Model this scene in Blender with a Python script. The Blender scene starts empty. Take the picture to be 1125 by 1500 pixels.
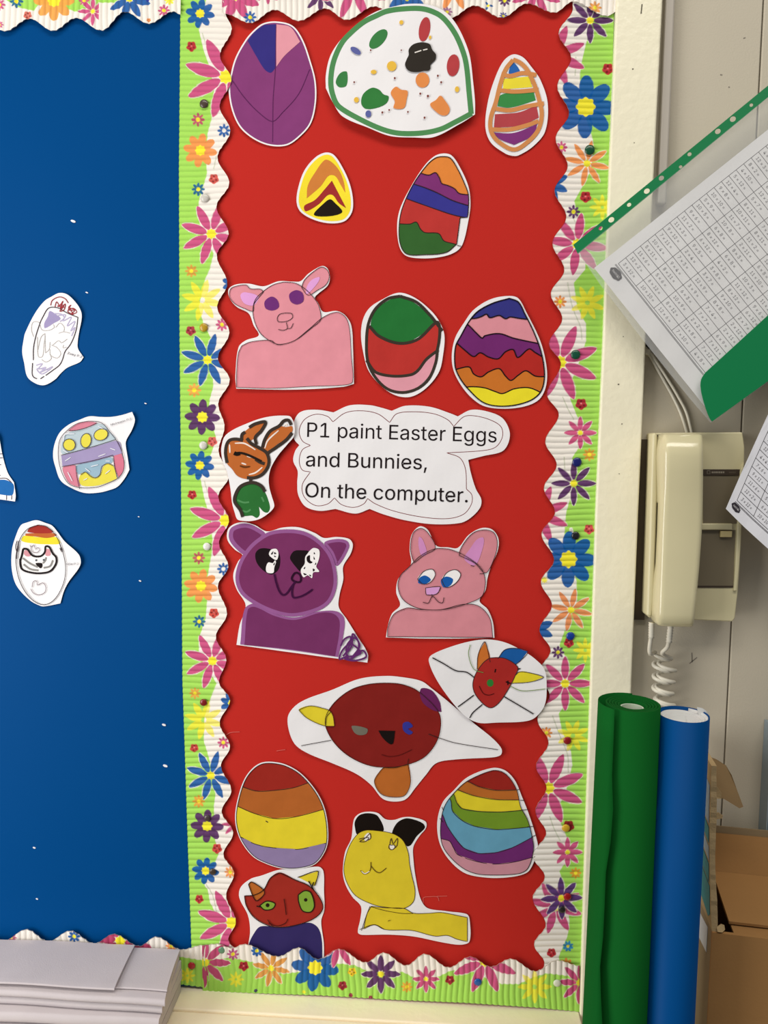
import bpy, bmesh, math, random
import numpy as np
from mathutils import Vector, Matrix, Euler, geometry

random.seed(7); np.random.seed(7)
C = bpy.context.scene.collection
S = bpy.context.scene
R = math.radians

# ------------------------------------------------------------------ camera
FOC = 1127.0                                   # focal length for a 1125 x 1500 frame
CAM = np.array([0.0, -0.90, 1.50])
cam_d = bpy.data.cameras.new('camera'); cam = bpy.data.objects.new('camera', cam_d); C.objects.link(cam)
ROT = Matrix.Rotation(R(3.66), 3, 'Z') @ Matrix.Rotation(R(90 - 5.10), 3, 'X') @ Matrix.Rotation(R(0.61), 3, 'Z')
cam.matrix_world = Matrix.Translation(Vector(CAM)) @ ROT.to_4x4()
cam_d.sensor_fit = 'VERTICAL'; cam_d.sensor_height = 24.0; cam_d.lens = 24.0 * FOC / 1500.0
cam_d.clip_start = 0.02; cam_d.clip_end = 50
S.camera = cam
RM = np.array(ROT)

# ------------------------------------------------------------------ light and exposure
S.view_settings.view_transform = 'Standard'; S.view_settings.look = 'None'
S.view_settings.gamma = 1.0; S.view_settings.use_curve_mapping = False
S.view_settings.exposure = 0.0
world = bpy.data.worlds.new('world'); S.world = world; world.use_nodes = True
bg = world.node_tree.nodes['Background']
bg.inputs[0].default_value = (0.92, 0.95, 1.0, 1); bg.inputs[1].default_value = 0.20

def area(name, loc, target, sx, sy, power, col):
    d = bpy.data.lights.new(name, 'AREA'); d.shape = 'RECTANGLE'; d.size = sx; d.size_y = sy
    d.energy = power; d.color = col
    o = bpy.data.objects.new(name, d); C.objects.link(o); o.location = loc
    o.rotation_euler = (Vector(target) - Vector(loc)).to_track_quat('-Z', 'Y').to_euler()
    return o
area('window_light', (-1.25, -0.86, 1.36), (0.0, 0.0, 1.32), 0.8, 1.3, 20.5, (1.0, 0.985, 0.95))
area('ceiling_light', (0.1, -1.15, 3.1), (0.1, -0.75, 1.0), 2.2, 0.5, 30, (1.0, 0.95, 0.86))

# ------------------------------------------------------------------ helpers
def P(px, py, y):
    """a point of the photograph (1125 x 1500 frame) on the vertical plane at depth y -> world points"""
    px = np.asarray(px, float); py = np.asarray(py, float)
    d = np.stack([(px - 562.5) / FOC, -(py - 750.0) / FOC, -np.ones_like(px)], -1) @ RM.T
    t = (y - CAM[1]) / d[..., 1]
    return CAM + d * t[..., None]
def PZ(px, py, z):
    d = RM @ np.array([(px - 562.5) / FOC, -(py - 750.0) / FOC, -1.0])
    return CAM + d * (z - CAM[2]) / d[2]

def lin(c):
    if isinstance(c, str): c = tuple(int(c[i:i + 2], 16) for i in (0, 2, 4))
    return tuple((v / 255 / 12.92) if v / 255 <= 0.04045 else ((v / 255 + 0.055) / 1.055) ** 2.4 for v in c)

MATS = {}
def mat(name, col, rough=0.6, spec=0.35, bump=0.0, bscale=200.0, var=0.0, vscale=30.0, coat=0.0, metal=0.0):
    if name in MATS: return MATS[name]
    m = bpy.data.materials.new(name); m.use_nodes = True; nt = m.node_tree; b = nt.nodes['Principled BSDF']
    l = lin(col)
    b.inputs['Base Color'].default_value = (*l, 1); b.inputs['Roughness'].default_value = rough
    b.inputs['Specular IOR Level'].default_value = spec; b.inputs['Metallic'].default_value = metal
    b.inputs['Coat Weight'].default_value = coat; b.inputs['Coat Roughness'].default_value = 0.15
    tc = nt.nodes.new('ShaderNodeTexCoord')
    if var > 0:
        n = nt.nodes.new('ShaderNodeTexNoise'); n.inputs['Scale'].default_value = vscale; n.inputs['Detail'].default_value = 6
        nt.links.new(tc.outputs['Object'], n.inputs['Vector'])
        mr = nt.nodes.new('ShaderNodeMapRange'); mr.inputs[1].default_value = 0.25; mr.inputs[2].default_value = 0.75
        mr.inputs[3].default_value = 1 - var; mr.inputs[4].default_value = 1 + var
        nt.links.new(n.outputs['Fac'], mr.inputs[0])
        mx = nt.nodes.new('ShaderNodeVectorMath'); mx.operation = 'SCALE'; mx.inputs[0].default_value = l
        nt.links.new(mr.outputs[0], mx.inputs['Scale']); nt.links.new(mx.outputs[0], b.inputs['Base Color'])
    if bump > 0:
        n = nt.nodes.new('ShaderNodeTexNoise'); n.inputs['Scale'].default_value = bscale; n.inputs['Detail'].default_value = 4
        nt.links.new(tc.outputs['Object'], n.inputs['Vector'])
        bp = nt.nodes.new('ShaderNodeBump'); bp.inputs['Strength'].default_value = bump; bp.inputs['Distance'].default_value = 0.002
        nt.links.new(n.outputs['Fac'], bp.inputs['Height']); nt.links.new(bp.outputs[0], b.inputs['Normal'])
    MATS[name] = m
    return m

def ink(col):                                   # printed colour on paper
    col = col if isinstance(col, str) else '%02x%02x%02x' % tuple(col)
    return mat('ink_' + col, col, rough=0.6, spec=0.06, var=0.05, vscale=60)

WL = {}
def thing(name, label, cat, loc, group=None):
    o = bpy.data.objects.new(name, None); C.objects.link(o); o.location = loc; o.empty_display_size = 0.02
    o['label'] = label; o['category'] = cat
    if group: o['group'] = group
    WL[o] = np.array(loc, float)
    return o
def tag(o, label, cat, group=None):
    o['label'] = label; o['category'] = cat
    if group: o['group'] = group
    return o

def obj(name, verts, faces, m, parent=None, smooth=False, origin=None):
    verts = np.asarray(verts, float).reshape(-1, 3)
    if parent is not None: wl = WL[parent]
    elif origin is not None: wl = np.array(origin, float)
    else: wl = verts.mean(0)
    me = bpy.data.meshes.new(name); me.from_pydata((verts - wl).tolist(), [], [list(map(int, f)) for f in faces]); me.update()
    if isinstance(m, (list, tuple)):
        for q in m: me.materials.append(q)
    elif m: me.materials.append(m)
    if smooth: me.polygons.foreach_set('use_smooth', [True] * len(me.polygons))
    o = bpy.data.objects.new(name, me); C.objects.link(o)
    if parent is not None: o.parent = parent
    else: o.location = wl
    WL[o] = wl
    return o
def bevel(o, w, seg=2, ang=40):
    b = o.modifiers.new('bevel', 'BEVEL'); b.width = w; b.segments = seg; b.limit_method = 'ANGLE'; b.angle_limit = R(ang)
    return o

def curve(pts, closed=True, step=2.5):
    """smooth curve through hand placed points; a third value marks a sharp corner"""
    p = np.array([q[:2] for q in pts], float); k = [len(q) > 2 for q in pts]; n = len(p)
    out = []
    for i in range(n if closed else n - 1):
        a, b = p[i], p[(i + 1) % n]; L = np.linalg.norm(b - a)
        if L < 1e-6: continue
        def tan(j, into):
            end = (not closed) and (j == 0 or j == n - 1)
            if k[j] or end: return b - a
            u, v = p[(j - 1) % n], p[(j + 1) % n]
            s = np.linalg.norm(p[j] - u) + np.linalg.norm(v - p[j])
            return (v - u) * (L / max(s, 1e-6))
        m0, m1 = tan(i, 0), tan((i + 1) % n, 1)
        N = max(1, int(round(L / step)))
        for t in np.arange(N) / N:
            out.append((2*t**3 - 3*t**2 + 1)*a + (t**3 - 2*t**2 + t)*m0 + (-2*t**3 + 3*t**2)*b + (t**3 - t**2)*m1)
    if not closed: out.append(p[-1])
    return np.array(out)

def inset(poly, d):
    p = np.asarray(poly); a = np.roll(p, 1, 0); b = np.roll(p, -1, 0)
    t = b - a; t /= np.maximum(np.linalg.norm(t, axis=1)[:, None], 1e-9)
    ar = 0.5 * np.sum(p[:, 0] * b[:, 1] - b[:, 0] * p[:, 1])
    nrm = np.stack([-t[:, 1], t[:, 0]], 1) * (1 if ar > 0 else -1)
    return p + nrm * d

def below(egg, line):
    """the part of a closed outline that lies below a line y(x)"""
    egg = np.asarray(egg); line = np.asarray(sorted(map(tuple, line)))
    f = lambda x: np.interp(x, line[:, 0], line[:, 1])
    ins = egg[:, 1] > f(egg[:, 0]); n = len(egg)
    if ins.all() or not ins.any(): return egg
    runs = []; i0 = [i for i in range(n) if ins[i] and not ins[i - 1]]
    for i in i0:
        r = [i]
        while ins[(r[-1] + 1) % n] and len(r) < n: r.append((r[-1] + 1) % n)
        runs.append(r)
    r = max(runs, key=len)
    def cross(i, j):
        a, b = egg[i], egg[j]; fa, fb = a[1] - f(a[0]), b[1] - f(b[0]); t = fa / (fa - fb); return a + (b - a) * t
    s = cross((r[0] - 1) % n, r[0]); e = cross(r[-1], (r[-1] + 1) % n)
    mid = [q for q in line if min(s[0], e[0]) < q[0] < max(s[0], e[0])]
    if e[0] > s[0]: mid = mid[::-1]
    return np.array([s] + [egg[i] for i in r] + [e] + [np.array(q) for q in mid])

def inside(poly, q):
    x, y = q[0], q[1]; a = np.asarray(poly); b = np.roll(a, -1, 0); c = (a[:, 1] > y) != (b[:, 1] > y)
    xx = (b[:, 0] - a[:, 0]) * (y - a[:, 1]) / (b[:, 1] - a[:, 1] + 1e-12) + a[:, 0]
    return bool(np.sum(c & (x < xx)) % 2)

def fill(poly, step=8.0):
    """triangulated flat polygon with inner grid points, in photo units"""
    poly = np.asarray(poly, float)
    keep = [0]
    for i in range(1, len(poly)):
        if np.linalg.norm(poly[i] - poly[keep[-1]]) > 0.05: keep.append(i)
    if np.linalg.norm(poly[keep[-1]] - poly[keep[0]]) <= 0.05: keep.pop()
    poly = poly[keep]
    lo, hi = poly.min(0), poly.max(0)
    gx, gy = np.meshgrid(np.arange(lo[0] + step / 2, hi[0], step), np.arange(lo[1] + step / 2, hi[1], step))
    g = np.stack([gx.ravel(), gy.ravel()], 1)
    if len(g):
        ins = np.zeros(len(g), bool); dist = np.full(len(g), 1e9); a = poly; b = np.roll(poly, -1, 0)
        for (x0, y0), (x1, y1) in zip(a, b):
            c = (y0 > g[:, 1]) != (y1 > g[:, 1])
            with np.errstate(divide='ignore', invalid='ignore'):
                ins ^= c & (g[:, 0] < (x1 - x0) * (g[:, 1] - y0) / (y1 - y0 + 1e-12) + x0)
            e = np.array([x1 - x0, y1 - y0]); l2 = max(e @ e, 1e-9)
            t = np.clip(((g - [x0, y0]) @ e) / l2, 0, 1)
            dist = np.minimum(dist, np.linalg.norm(g - ([x0, y0] + t[:, None] * e), axis=1))
        g = g[ins & (dist > step * 0.35)]
    vs = [Vector(q) for q in poly] + [Vector(q) for q in g]
    r = geometry.delaunay_2d_cdt(vs, [], [list(range(len(poly)))], 1, 1e-5)
    return np.array([tuple(v) for v in r[0]]), r[2]

def ribbon(pts, w, closed=False, step=2.0, taper=False, sm=True):
    p = curve(pts, closed, step) if sm else np.array([q[:2] for q in pts], float)
    n = len(p)
    if closed: t = np.roll(p, -1, 0) - np.roll(p, 1, 0)
    else: t = np.gradient(p, axis=0)
    t /= np.maximum(np.linalg.norm(t, axis=1)[:, None], 1e-9)
    nr = np.stack([-t[:, 1], t[:, 0]], 1) * (w / 2)
    if taper and not closed:
        nr = nr * (0.35 + 0.65 * np.sin(np.pi * np.clip(np.linspace(0.06, 0.94, n), 0, 1)) ** 0.5)[:, None]
    v = np.concatenate([p + nr, p - nr]); f = []
    for i in range(n if closed else n - 1):
        j = (i + 1) % n; f.append((i, j, n + j, n + i))
    return v, f
def join2(parts):
    V, F, o = [], [], 0
    for v, f in parts:
        V.append(np.asarray(v)); F += [tuple(o + i for i in q) for q in f]; o += len(v)
    return np.concatenate(V), F
def ell(cx, cy, rx, ry=None, rot=0, n=20):
    ry = ry or rx; a = np.linspace(0, 2 * np.pi, n, endpoint=False); c, s = math.cos(R(rot)), math.sin(R(rot))
    x, y = rx * np.cos(a), ry * np.sin(a)
    return np.stack([cx + x * c - y * s, cy + x * s + y * c], 1)
def K(ox, oy, s):
    """points read off an enlarged crop of the photograph -> photo units"""
    def f(pts): return [((q[0] / s) + ox, (q[1] / s) + oy) + tuple(q[2:]) for q in pts]
    f.s = s
    return f

_TX = {}
import json
# outlines of a plain sans alphabet: advance width and closed contours, per 1000 em
GLY = json.loads(r'''{"P":[445,[[60,0,60,509,235,509,272,506,305,499,332,487,356,471,375,452,390,430,400,404,407,377,409,348,407,318,400,291,390,265,375,243,356,223,332,207,305,195,272,188,235,186,125,186,125,0],[125,242,233,242,257,244,279,248,297,256,312,266,324,279,333,294,344,348,333,402,324,416,312,428,297,439,279,446,257,451,232,452,125,452]]],"1":[453,[[76,0,76,55,391,55,391,0],[276,509,276,0,212,0,212,448,209,448,86,358,86,427,198,509]]],"p":[424,[[53,-143,53,379,112,379,112,319,118,319,137,346,171,373,188,379,207,383,229,384,259,382,287,374,313,361,335,342,354,320,370,293,381,261,388,227,390,189,388,151,381,116,370,84,355,57,336,34,313,16,288,3,260,-6,229,-8,208,-7,189,-3,173,4,138,31,118,59,114,59,114,-143],[220,47,242,49,262,55,279,66,294,80,306,97,316,117,323,139,327,163,328,189,316,261,307,281,295,298,280,311,262,322,243,328,220,330,198,328,178,322,161,312,147,299,134,282,125,263,118,241,114,216,113,189,114,162,118,138,125,115,135,95,147,78,162,65,179,55,198,49]]],"a":[389,[[160,-9,137,-7,115,-3,94,5,76,15,60,29,48,45,38,63,32,84,30,108,32,128,36,146,43,161,78,193,125,211,178,220,234,227,265,235,276,255,276,257,267,297,240,322,196,331,149,322,118,301,100,274,41,291,51,313,64,331,79,346,133,375,194,384,239,379,286,360,300,350,312,336,322,320,330,301,335,278,337,251,337,0,277,0,277,52,272,52,252,25,215,1],[170,45,192,47,211,51,228,59,263,93,276,138,276,190,259,182,231,176,200,171,175,168,134,159,103,139,97,130,93,118,92,105,102,72,130,52]]],"i":[167,[[53,0,53,379,114,379,114,0],[84,443,54,455,41,483,43,494,47,504,54,512,84,524,114,512,121,504,125,494,126,483,114,455]]],"n":[410,[[114,227,114,0,53,0,53,379,112,379,112,287,102,287,116,319,132,344,152,362,175,374,200,382,227,384,252,383,275,377,295,369,313,356,328,340,341,321,350,298,355,271,357,240,357,0,296,0,296,235,293,263,286,286,273,304,256,318,235,326,210,329,161,317,147,308,136,297,126,283,119,266,115,248]]],"t":[227,[[204,379,204,327,6,327,6,379],[65,471,126,471,126,98,136,61,144,55,156,51,170,50,185,51,202,54,213,2,192,-3,168,-4,138,-1,113,7,92,21,77,41,68,64,65,93]]],"E":[419,[[60,0,60,509,372,509,372,452,125,452,125,286,355,286,355,229,125,229,125,57,375,57,375,0]]],"s":[365,[[182,-8,112,3,93,12,76,24,62,38,50,54,41,73,36,94,94,107,101,87,111,72,124,60,141,52,160,47,181,45,206,47,227,53,244,62,258,74,265,88,268,103,266,115,262,126,254,136,212,155,149,170,118,180,92,192,72,208,58,227,50,249,47,274,49,295,55,314,65,332,79,347,95,360,115,370,137,378,161,383,187,384,212,383,234,379,254,372,271,363,286,352,299,339,324,290,268,277,243,316,228,325,210,331,187,333,166,331,147,326,131,317,119,305,111,292,109,277,110,264,115,253,124,243,172,223,229,209,261,200,287,187,306,171,320,153,328,131,331,107,329,85,323,65,312,47,298,31,281,18,260,6,236,-2,210,-7]]],"r":[259,[[53,0,53,379,112,379,112,321,115,321,124,339,137,354,152,367,171,377,191,383,213,385,229,384,243,384,243,322,230,324,207,326,159,315,126,284,114,237,114,0]]],"g":[425,[[207,-151,134,-140,82,-110,51,-69,101,-41,122,-66,154,-88,207,-97,236,-95,261,-87,282,-75,298,-58,308,-34,311,-6,311,68,306,68,287,41,252,16,195,5,165,7,138,14,113,27,90,43,71,65,55,90,43,120,36,154,34,191,36,229,43,263,55,293,71,320,90,342,112,361,138,374,166,382,196,384,218,383,237,379,253,373,288,346,308,319,313,319,313,379,372,379,372,-9,370,-40,363,-67,350,-90,334,-109,314,-124,291,-136,265,-144,237,-149],[205,59,227,61,246,66,264,75,278,87,290,103,300,121,307,142,311,166,312,193,311,219,307,242,300,264,291,283,279,299,264,312,247,322,227,328,205,330,182,328,163,322,145,312,130,298,118,282,109,262,96,193,98,167,102,144,109,123,118,104,131,88,145,76,163,66,183,61]]],"d":[424,[[195,-8,165,-6,137,3,111,16,89,34,70,57,55,84,43,116,36,151,34,189,36,227,43,261,55,293,70,320,89,342,112,361,137,374,165,382,196,384,218,383,237,379,253,373,287,346,306,319,311,319,311,509,372,509,372,0,313,0,313,59,307,59,287,31,252,4,236,-3,217,-7],[205,47,226,49,246,55,263,65,278,78,290,95,299,115,306,138,310,162,312,189,310,216,306,241,300,263,290,282,278,299,263,312,246,322,227,328,205,330,182,328,162,322,145,311,130,298,118,281,108,261,96,189,98,163,102,139,109,117,118,97,130,80,145,66,162,55,182,49]]],"B":[456,[[60,0,60,509,241,509,274,507,304,501,329,491,350,477,367,461,381,442,390,421,396,398,398,374,387,320,356,286,315,267,315,262,363,245,378,234,391,220,402,203,411,184,416,161,418,136,416,111,410,88,400,67,386,48,368,31,344,18,317,8,284,2,247,0],[125,57,245,57,281,60,309,67,330,80,344,96,353,115,355,137,354,153,350,169,342,184,333,197,320,209,306,218,289,225,269,229,248,231,125,231],[125,285,238,285,288,296,323,326,330,340,335,355,336,372,333,393,326,412,313,429,294,442,270,449,240,452,125,452]]],"u":[410,[[182,-5,158,-3,135,2,115,11,97,23,82,39,69,59,60,82,54,109,53,139,53,379,114,379,114,144,116,117,124,94,137,75,154,61,175,53,200,50,249,62,263,71,274,83,283,97,290,113,295,132,296,153,296,379,357,379,357,0,298,0,298,92,307,92,294,60,277,35,257,17,234,5,209,-3]]],",":[188,[[38,-119,68,71,137,71,84,-119]]],"O":[533,[[267,-7,225,-3,186,7,150,25,119,49,92,79,70,115,53,157,44,203,40,254,44,305,53,352,70,393,92,429,119,459,150,484,186,501,225,512,267,516,309,512,348,501,384,484,415,459,442,429,464,393,480,352,490,305,493,254,490,203,480,157,464,115,442,79,415,49,384,25,348,7,309,-3],[267,53,296,55,324,63,349,76,372,94,392,116,408,144,420,176,428,213,430,254,428,295,420,332,408,365,392,392,372,415,349,433,324,446,296,453,267,456,237,453,210,445,184,433,161,415,142,392,125,364,113,332,106,295,103,254,106,213,113,176,125,144,142,117,161,94,184,76,210,63,237,55]]],"h":[410,[[114,227,114,0,53,0,53,509,114,509,114,287,102,287,116,319,132,344,152,362,175,374,200,382,227,384,252,383,275,377,295,369,313,356,328,340,341,321,350,298,355,271,357,240,357,0,296,0,296,235,293,263,286,286,273,304,256,318,235,326,210,329,161,317,147,308,136,297,126,283,119,266,115,248]]],"c":[396,[[207,-8,174,-5,144,3,117,16,93,35,72,58,56,85,44,116,37,150,34,187,37,225,44,260,56,291,72,318,93,341,117,360,144,374,174,382,207,384,260,377,305,356,340,322,362,277,303,262,290,289,270,311,242,325,207,330,184,328,163,321,145,310,130,296,118,278,108,258,96,187,108,117,118,97,130,80,145,66,163,55,184,49,207,46,243,52,271,66,292,89,304,117,363,102,341,56,306,21,261,-1]]],"o":[415,[[207,-8,174,-5,144,3,117,16,93,35,72,58,56,85,44,116,37,150,34,187,37,225,44,260,56,291,72,318,93,341,117,360,144,374,174,382,207,384,241,382,271,374,299,360,323,341,343,318,359,291,371,260,379,225,381,187,379,150,371,116,359,85,343,58,323,35,299,16,271,3,241,-5],[207,46,231,49,252,55,270,66,285,80,298,97,307,117,319,187,307,258,298,278,285,296,270,310,252,321,231,328,207,330,184,328,163,321,145,310,130,296,118,278,108,258,96,187,108,117,118,97,130,80,145,66,163,55,184,49]]],"m":[610,[[53,0,53,379,112,379,112,295,108,295,132,346,172,376,219,386,245,383,268,375,287,361,303,342,314,320,321,295,312,295,337,343,381,375,437,386,458,385,478,380,497,372,514,361,529,346,541,328,550,307,555,283,557,255,557,0,496,0,496,254,493,279,485,298,473,313,456,323,438,329,419,330,374,320,345,290,335,247,335,0,274,0,274,260,272,280,265,297,253,311,238,322,220,328,199,330,158,320,126,289,119,274,115,257,114,238,114,0]]],"e":[404,[[212,-8,177,-5,145,3,117,16,92,35,72,58,56,85,44,116,37,150,34,187,36,224,44,258,55,290,71,317,91,340,115,359,142,373,172,382,205,384,266,374,319,341,334,324,347,305,357,282,365,256,370,227,371,194,371,169,75,169,75,221,338,221,310,202,298,269,288,286,277,301,263,314,246,323,227,328,205,330,183,328,164,323,146,313,131,301,119,286,109,270,102,251,97,231,96,211,96,178,98,151,102,127,110,106,121,88,135,73,151,61,169,53,190,48,212,46,254,53,285,73,306,105,365,91,358,72,348,55,335,39,283,4,261,-3,237,-7]]],"Z":[438,[[42,0,42,46,273,385,306,431,341,476,348,454,285,452,223,452,40,452,40,509,397,509,397,462,169,129,134,81,97,33,90,54,152,57,214,57,399,57,399,0]]],"y":[389,[[47,-139,61,-86,71,-87,104,-89,130,-74,151,-36,163,-1,17,379,84,379,165,155,187,87,206,21,184,21,202,87,224,155,305,379,371,379,204,-58,177,-107,139,-136,91,-145,65,-143]]],"M":[628,[[60,0,60,509,152,509,277,187,287,159,299,123,311,84,322,49,307,49,318,83,330,121,342,158,352,187,476,509,568,509,568,0,504,0,504,291,504,327,505,369,506,413,507,457,513,457,498,409,482,363,467,322,456,291,342,0,286,0,170,291,159,321,145,361,129,408,112,457,119,457,120,416,121,372,122,328,122,291,122,0]]],"w":[567,[[138,0,23,379,87,379,133,214,154,137,175,41,165,41,186,135,206,214,252,379,316,379,362,214,382,136,402,41,391,41,413,135,434,214,480,379,545,379,429,0,368,0,319,172,305,225,291,280,277,338,291,338,277,280,263,225,248,172,199,0]]],"k":[381,[[110,137,110,212,121,212,284,379,360,379,184,199,177,199],[53,0,53,509,114,509,114,0],[294,0,148,186,191,229,372,0]]],"l":[189,[[139,-2,112,0,91,8,74,20,62,37,55,59,53,84,53,509,114,509,114,99,120,62,146,52,160,53,170,54,181,3,162,-1]]],".":[188,[[95,-4,83,-3,73,1,63,9,55,18,51,29,50,41,51,53,55,64,63,73,73,81,83,85,95,87,107,85,118,81,128,73,135,64,140,53,141,41,140,29,135,18,128,9,118,1,107,-3]]],"×":[453,[[348,38,67,320,106,360,387,78],[106,38,67,78,348,360,387,320]]],"=":[453,[[72,245,72,301,381,301,381,245],[72,97,72,153,381,153,381,97]]],"0":[453,[[227,-7,191,-3,158,7,130,24,105,48,85,77,69,113,57,155,50,202,48,254,50,306,57,353,69,395,85,431,106,461,130,484,159,502,191,512,227,516,262,512,295,502,323,484,348,461,368,431,384,395,396,353,403,306,405,254,403,202,396,155,384,113,368,77,348,48,323,24,295,7,263,-3],[227,50,250,52,271,60,290,74,306,92,320,116,330,144,338,176,342,213,344,254,342,295,338,332,330,365,320,393,306,416,290,435,271,449,250,457,227,460,203,457,182,449,163,435,147,416,134,393,123,365,115,332,111,295,109,254,111,213,115,176,123,144,134,116,147,92,163,74,182,60,203,52]]],"2":[453,[[64,0,64,47,234,229,282,282,311,327,320,371,319,389,315,405,308,419,273,449,224,460,205,458,188,454,172,447,159,438,148,427,139,413,127,362,66,362,68,391,75,418,86,442,102,464,121,482,143,496,168,507,196,513,225,516,254,513,281,507,306,497,328,482,346,465,361,445,372,423,379,398,381,372,371,318,336,259,267,180,153,60,153,57,389,57,389,0]]],"3":[453,[[218,-7,188,-5,159,1,133,10,108,22,88,38,70,57,57,79,48,104,44,132,109,132,112,115,118,100,126,87,165,59,219,50,275,61,291,69,304,80,315,93,323,108,328,125,329,145,328,163,323,180,316,196,306,211,292,223,275,234,254,241,229,246,201,248,157,248,157,299,288,448,288,452,70,452,70,509,372,509,372,461,211,278,211,289,247,290,279,286,308,276,333,262,354,244,371,222,383,198,391,173,393,145,390,116,383,90,370,66,354,45,333,27,309,12,281,2,251,-5]]],"4":[453,[[40,105,40,158,247,509,311,509,109,166,109,163,413,163,413,105],[282,0,282,121,282,146,282,318,343,318,343,0]]],"5":[453,[[221,-7,192,-5,165,1,140,11,118,25,99,41,83,60,71,82,63,105,60,130,122,130,138,89,173,60,221,50,241,51,259,56,276,64,291,75,304,89,314,104,322,122,326,141,328,162,326,183,321,203,314,221,303,237,290,251,275,262,257,270,238,275,218,277,167,268,128,246,67,253,96,509,366,509,366,452,151,452,134,301,136,301,178,325,229,334,294,321,345,285,379,231,391,163,388,132,381,102,369,76,352,52,332,32,309,15,282,3,253,-4]]],"6":[453,[[226,-7,196,-4,168,3,142,15,119,31,100,51,84,74,73,101,66,130,64,162,65,187,71,212,80,239,137,340,252,509,322,509,151,261,145,261,165,288,196,307,235,314,265,312,291,305,316,295,337,280,355,262,370,240,380,215,387,187,389,157,387,127,379,98,368,73,352,50,333,30,310,14,284,3,257,-4],[226,48,245,50,263,55,279,63,293,73,304,86,314,101,322,119,326,137,327,157,326,178,322,196,314,213,304,228,293,241,279,251,263,259,245,264,226,265,207,264,190,259,174,252,160,241,148,229,138,214,131,197,126,179,125,158,126,138,131,119,138,102,148,86,160,73,174,63,190,55,207,50]]],"7":[453,[[97,0,323,448,323,452,62,452,62,509,391,509,391,449,165,0]]],"8":[453,[[226,-7,193,-5,163,1,136,11,111,25,91,42,74,62,62,84,54,109,52,135,53,156,58,176,65,195,101,241,117,252,134,260,153,265,153,267,129,276,109,289,93,308,80,330,73,354,70,380,73,405,79,429,90,450,106,469,124,485,146,498,170,508,197,514,226,516,255,514,282,508,306,498,328,485,346,469,361,450,373,429,379,405,382,380,379,354,372,330,359,308,343,289,323,276,300,267,300,265,319,260,335,252,351,241,387,195,395,176,399,156,401,135,398,109,391,84,378,62,362,42,341,25,317,11,289,1,259,-5],[226,49,285,60,300,69,313,79,323,91,331,106,335,121,337,139,335,157,330,173,322,189,312,202,298,213,283,223,265,230,247,234,226,235,206,234,187,230,169,223,154,213,140,202,130,189,122,173,117,157,115,139,117,121,121,106,129,91,139,79,152,69,167,60],[226,290,274,300,307,330,319,376,308,420,275,449,226,460,177,449,145,420,133,376,145,330,178,300]]],"9":[453,[[226,516,256,513,285,506,310,494,333,478,352,458,368,434,380,408,387,378,389,347,387,322,382,296,373,270,315,168,200,0,130,0,301,248,307,248,287,221,257,202,218,195,188,197,161,203,137,214,116,229,98,247,83,269,72,294,66,321,64,352,66,382,73,411,85,436,101,459,120,479,143,494,168,506,196,513],[226,460,207,459,190,454,174,446,160,435,148,423,138,407,131,390,127,372,125,352,127,331,131,313,138,295,148,280,160,268,174,257,190,250,207,245,226,243,245,245,263,249,279,257,293,267,305,280,314,295,322,312,326,330,327,350,326,371,322,390,314,407,305,422,293,435,279,446,263,454,245,459]]]," ":[188,[]],"f":[254,[[228,379,228,327,6,327,6,379],[81,0,81,432,82,452,87,470,96,486,107,499,120,510,135,519,187,530,222,527,243,521,227,468,215,472,195,474,178,472,164,468,154,460,147,449,143,435,142,419,142,0]]],"x":[379,[[21,0,171,218,171,171,29,379,100,379,147,306,179,253,207,206,175,206,202,253,233,306,282,379,352,379,209,169,209,214,358,0,287,0,231,85,200,136,173,182,205,182,178,136,148,85,91,0]]]}''')
def glyphs(body):
    if body in _TX: return _TX[body]
    cu = bpy.data.curves.new('t', 'CURVE'); cu.dimensions = '2D'; cu.fill_mode = 'BOTH'; x = 0
    for ch in body:
        adv, cs = GLY[ch]
        for q in cs:
            n = len(q) // 2; sp = cu.splines.new('POLY'); sp.points.add(n - 1); sp.use_cyclic_u = True
            for i in range(n): sp.points[i].co = ((x + q[2 * i]) / 1000, q[2 * i + 1] / 1000, 0, 1)
        x += adv
    o = bpy.data.objects.new('t', cu); me = o.to_mesh()
    v = np.array([q.co[:2] for q in me.vertices]); f = [tuple(q.vertices) for q in me.polygons]
    o.to_mesh_clear(); bpy.data.objects.remove(o); bpy.data.curves.remove(cu)
    _TX[body] = (v, f)
    return v, f
CAPH = None
def text2(body, a, b, cap):
    """lettering from photo point a to b along its base line, cap height in photo units"""
    global CAPH
    if CAPH is None: CAPH = glyphs('E')[0][:, 1].max()
    v, f = glyphs(body); a = np.array(a, float); b = np.array(b, float); L = np.linalg.norm(b - a); e = (b - a) / L
    up = np.array([e[1], -e[0]])
    x = (v[:, 0] - v[:, 0].min()) / (v[:, 0].max() - v[:, 0].min()) * L; y = v[:, 1] / CAPH * cap
    return a + x[:, None] * e + y[:, None] * up, f

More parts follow.
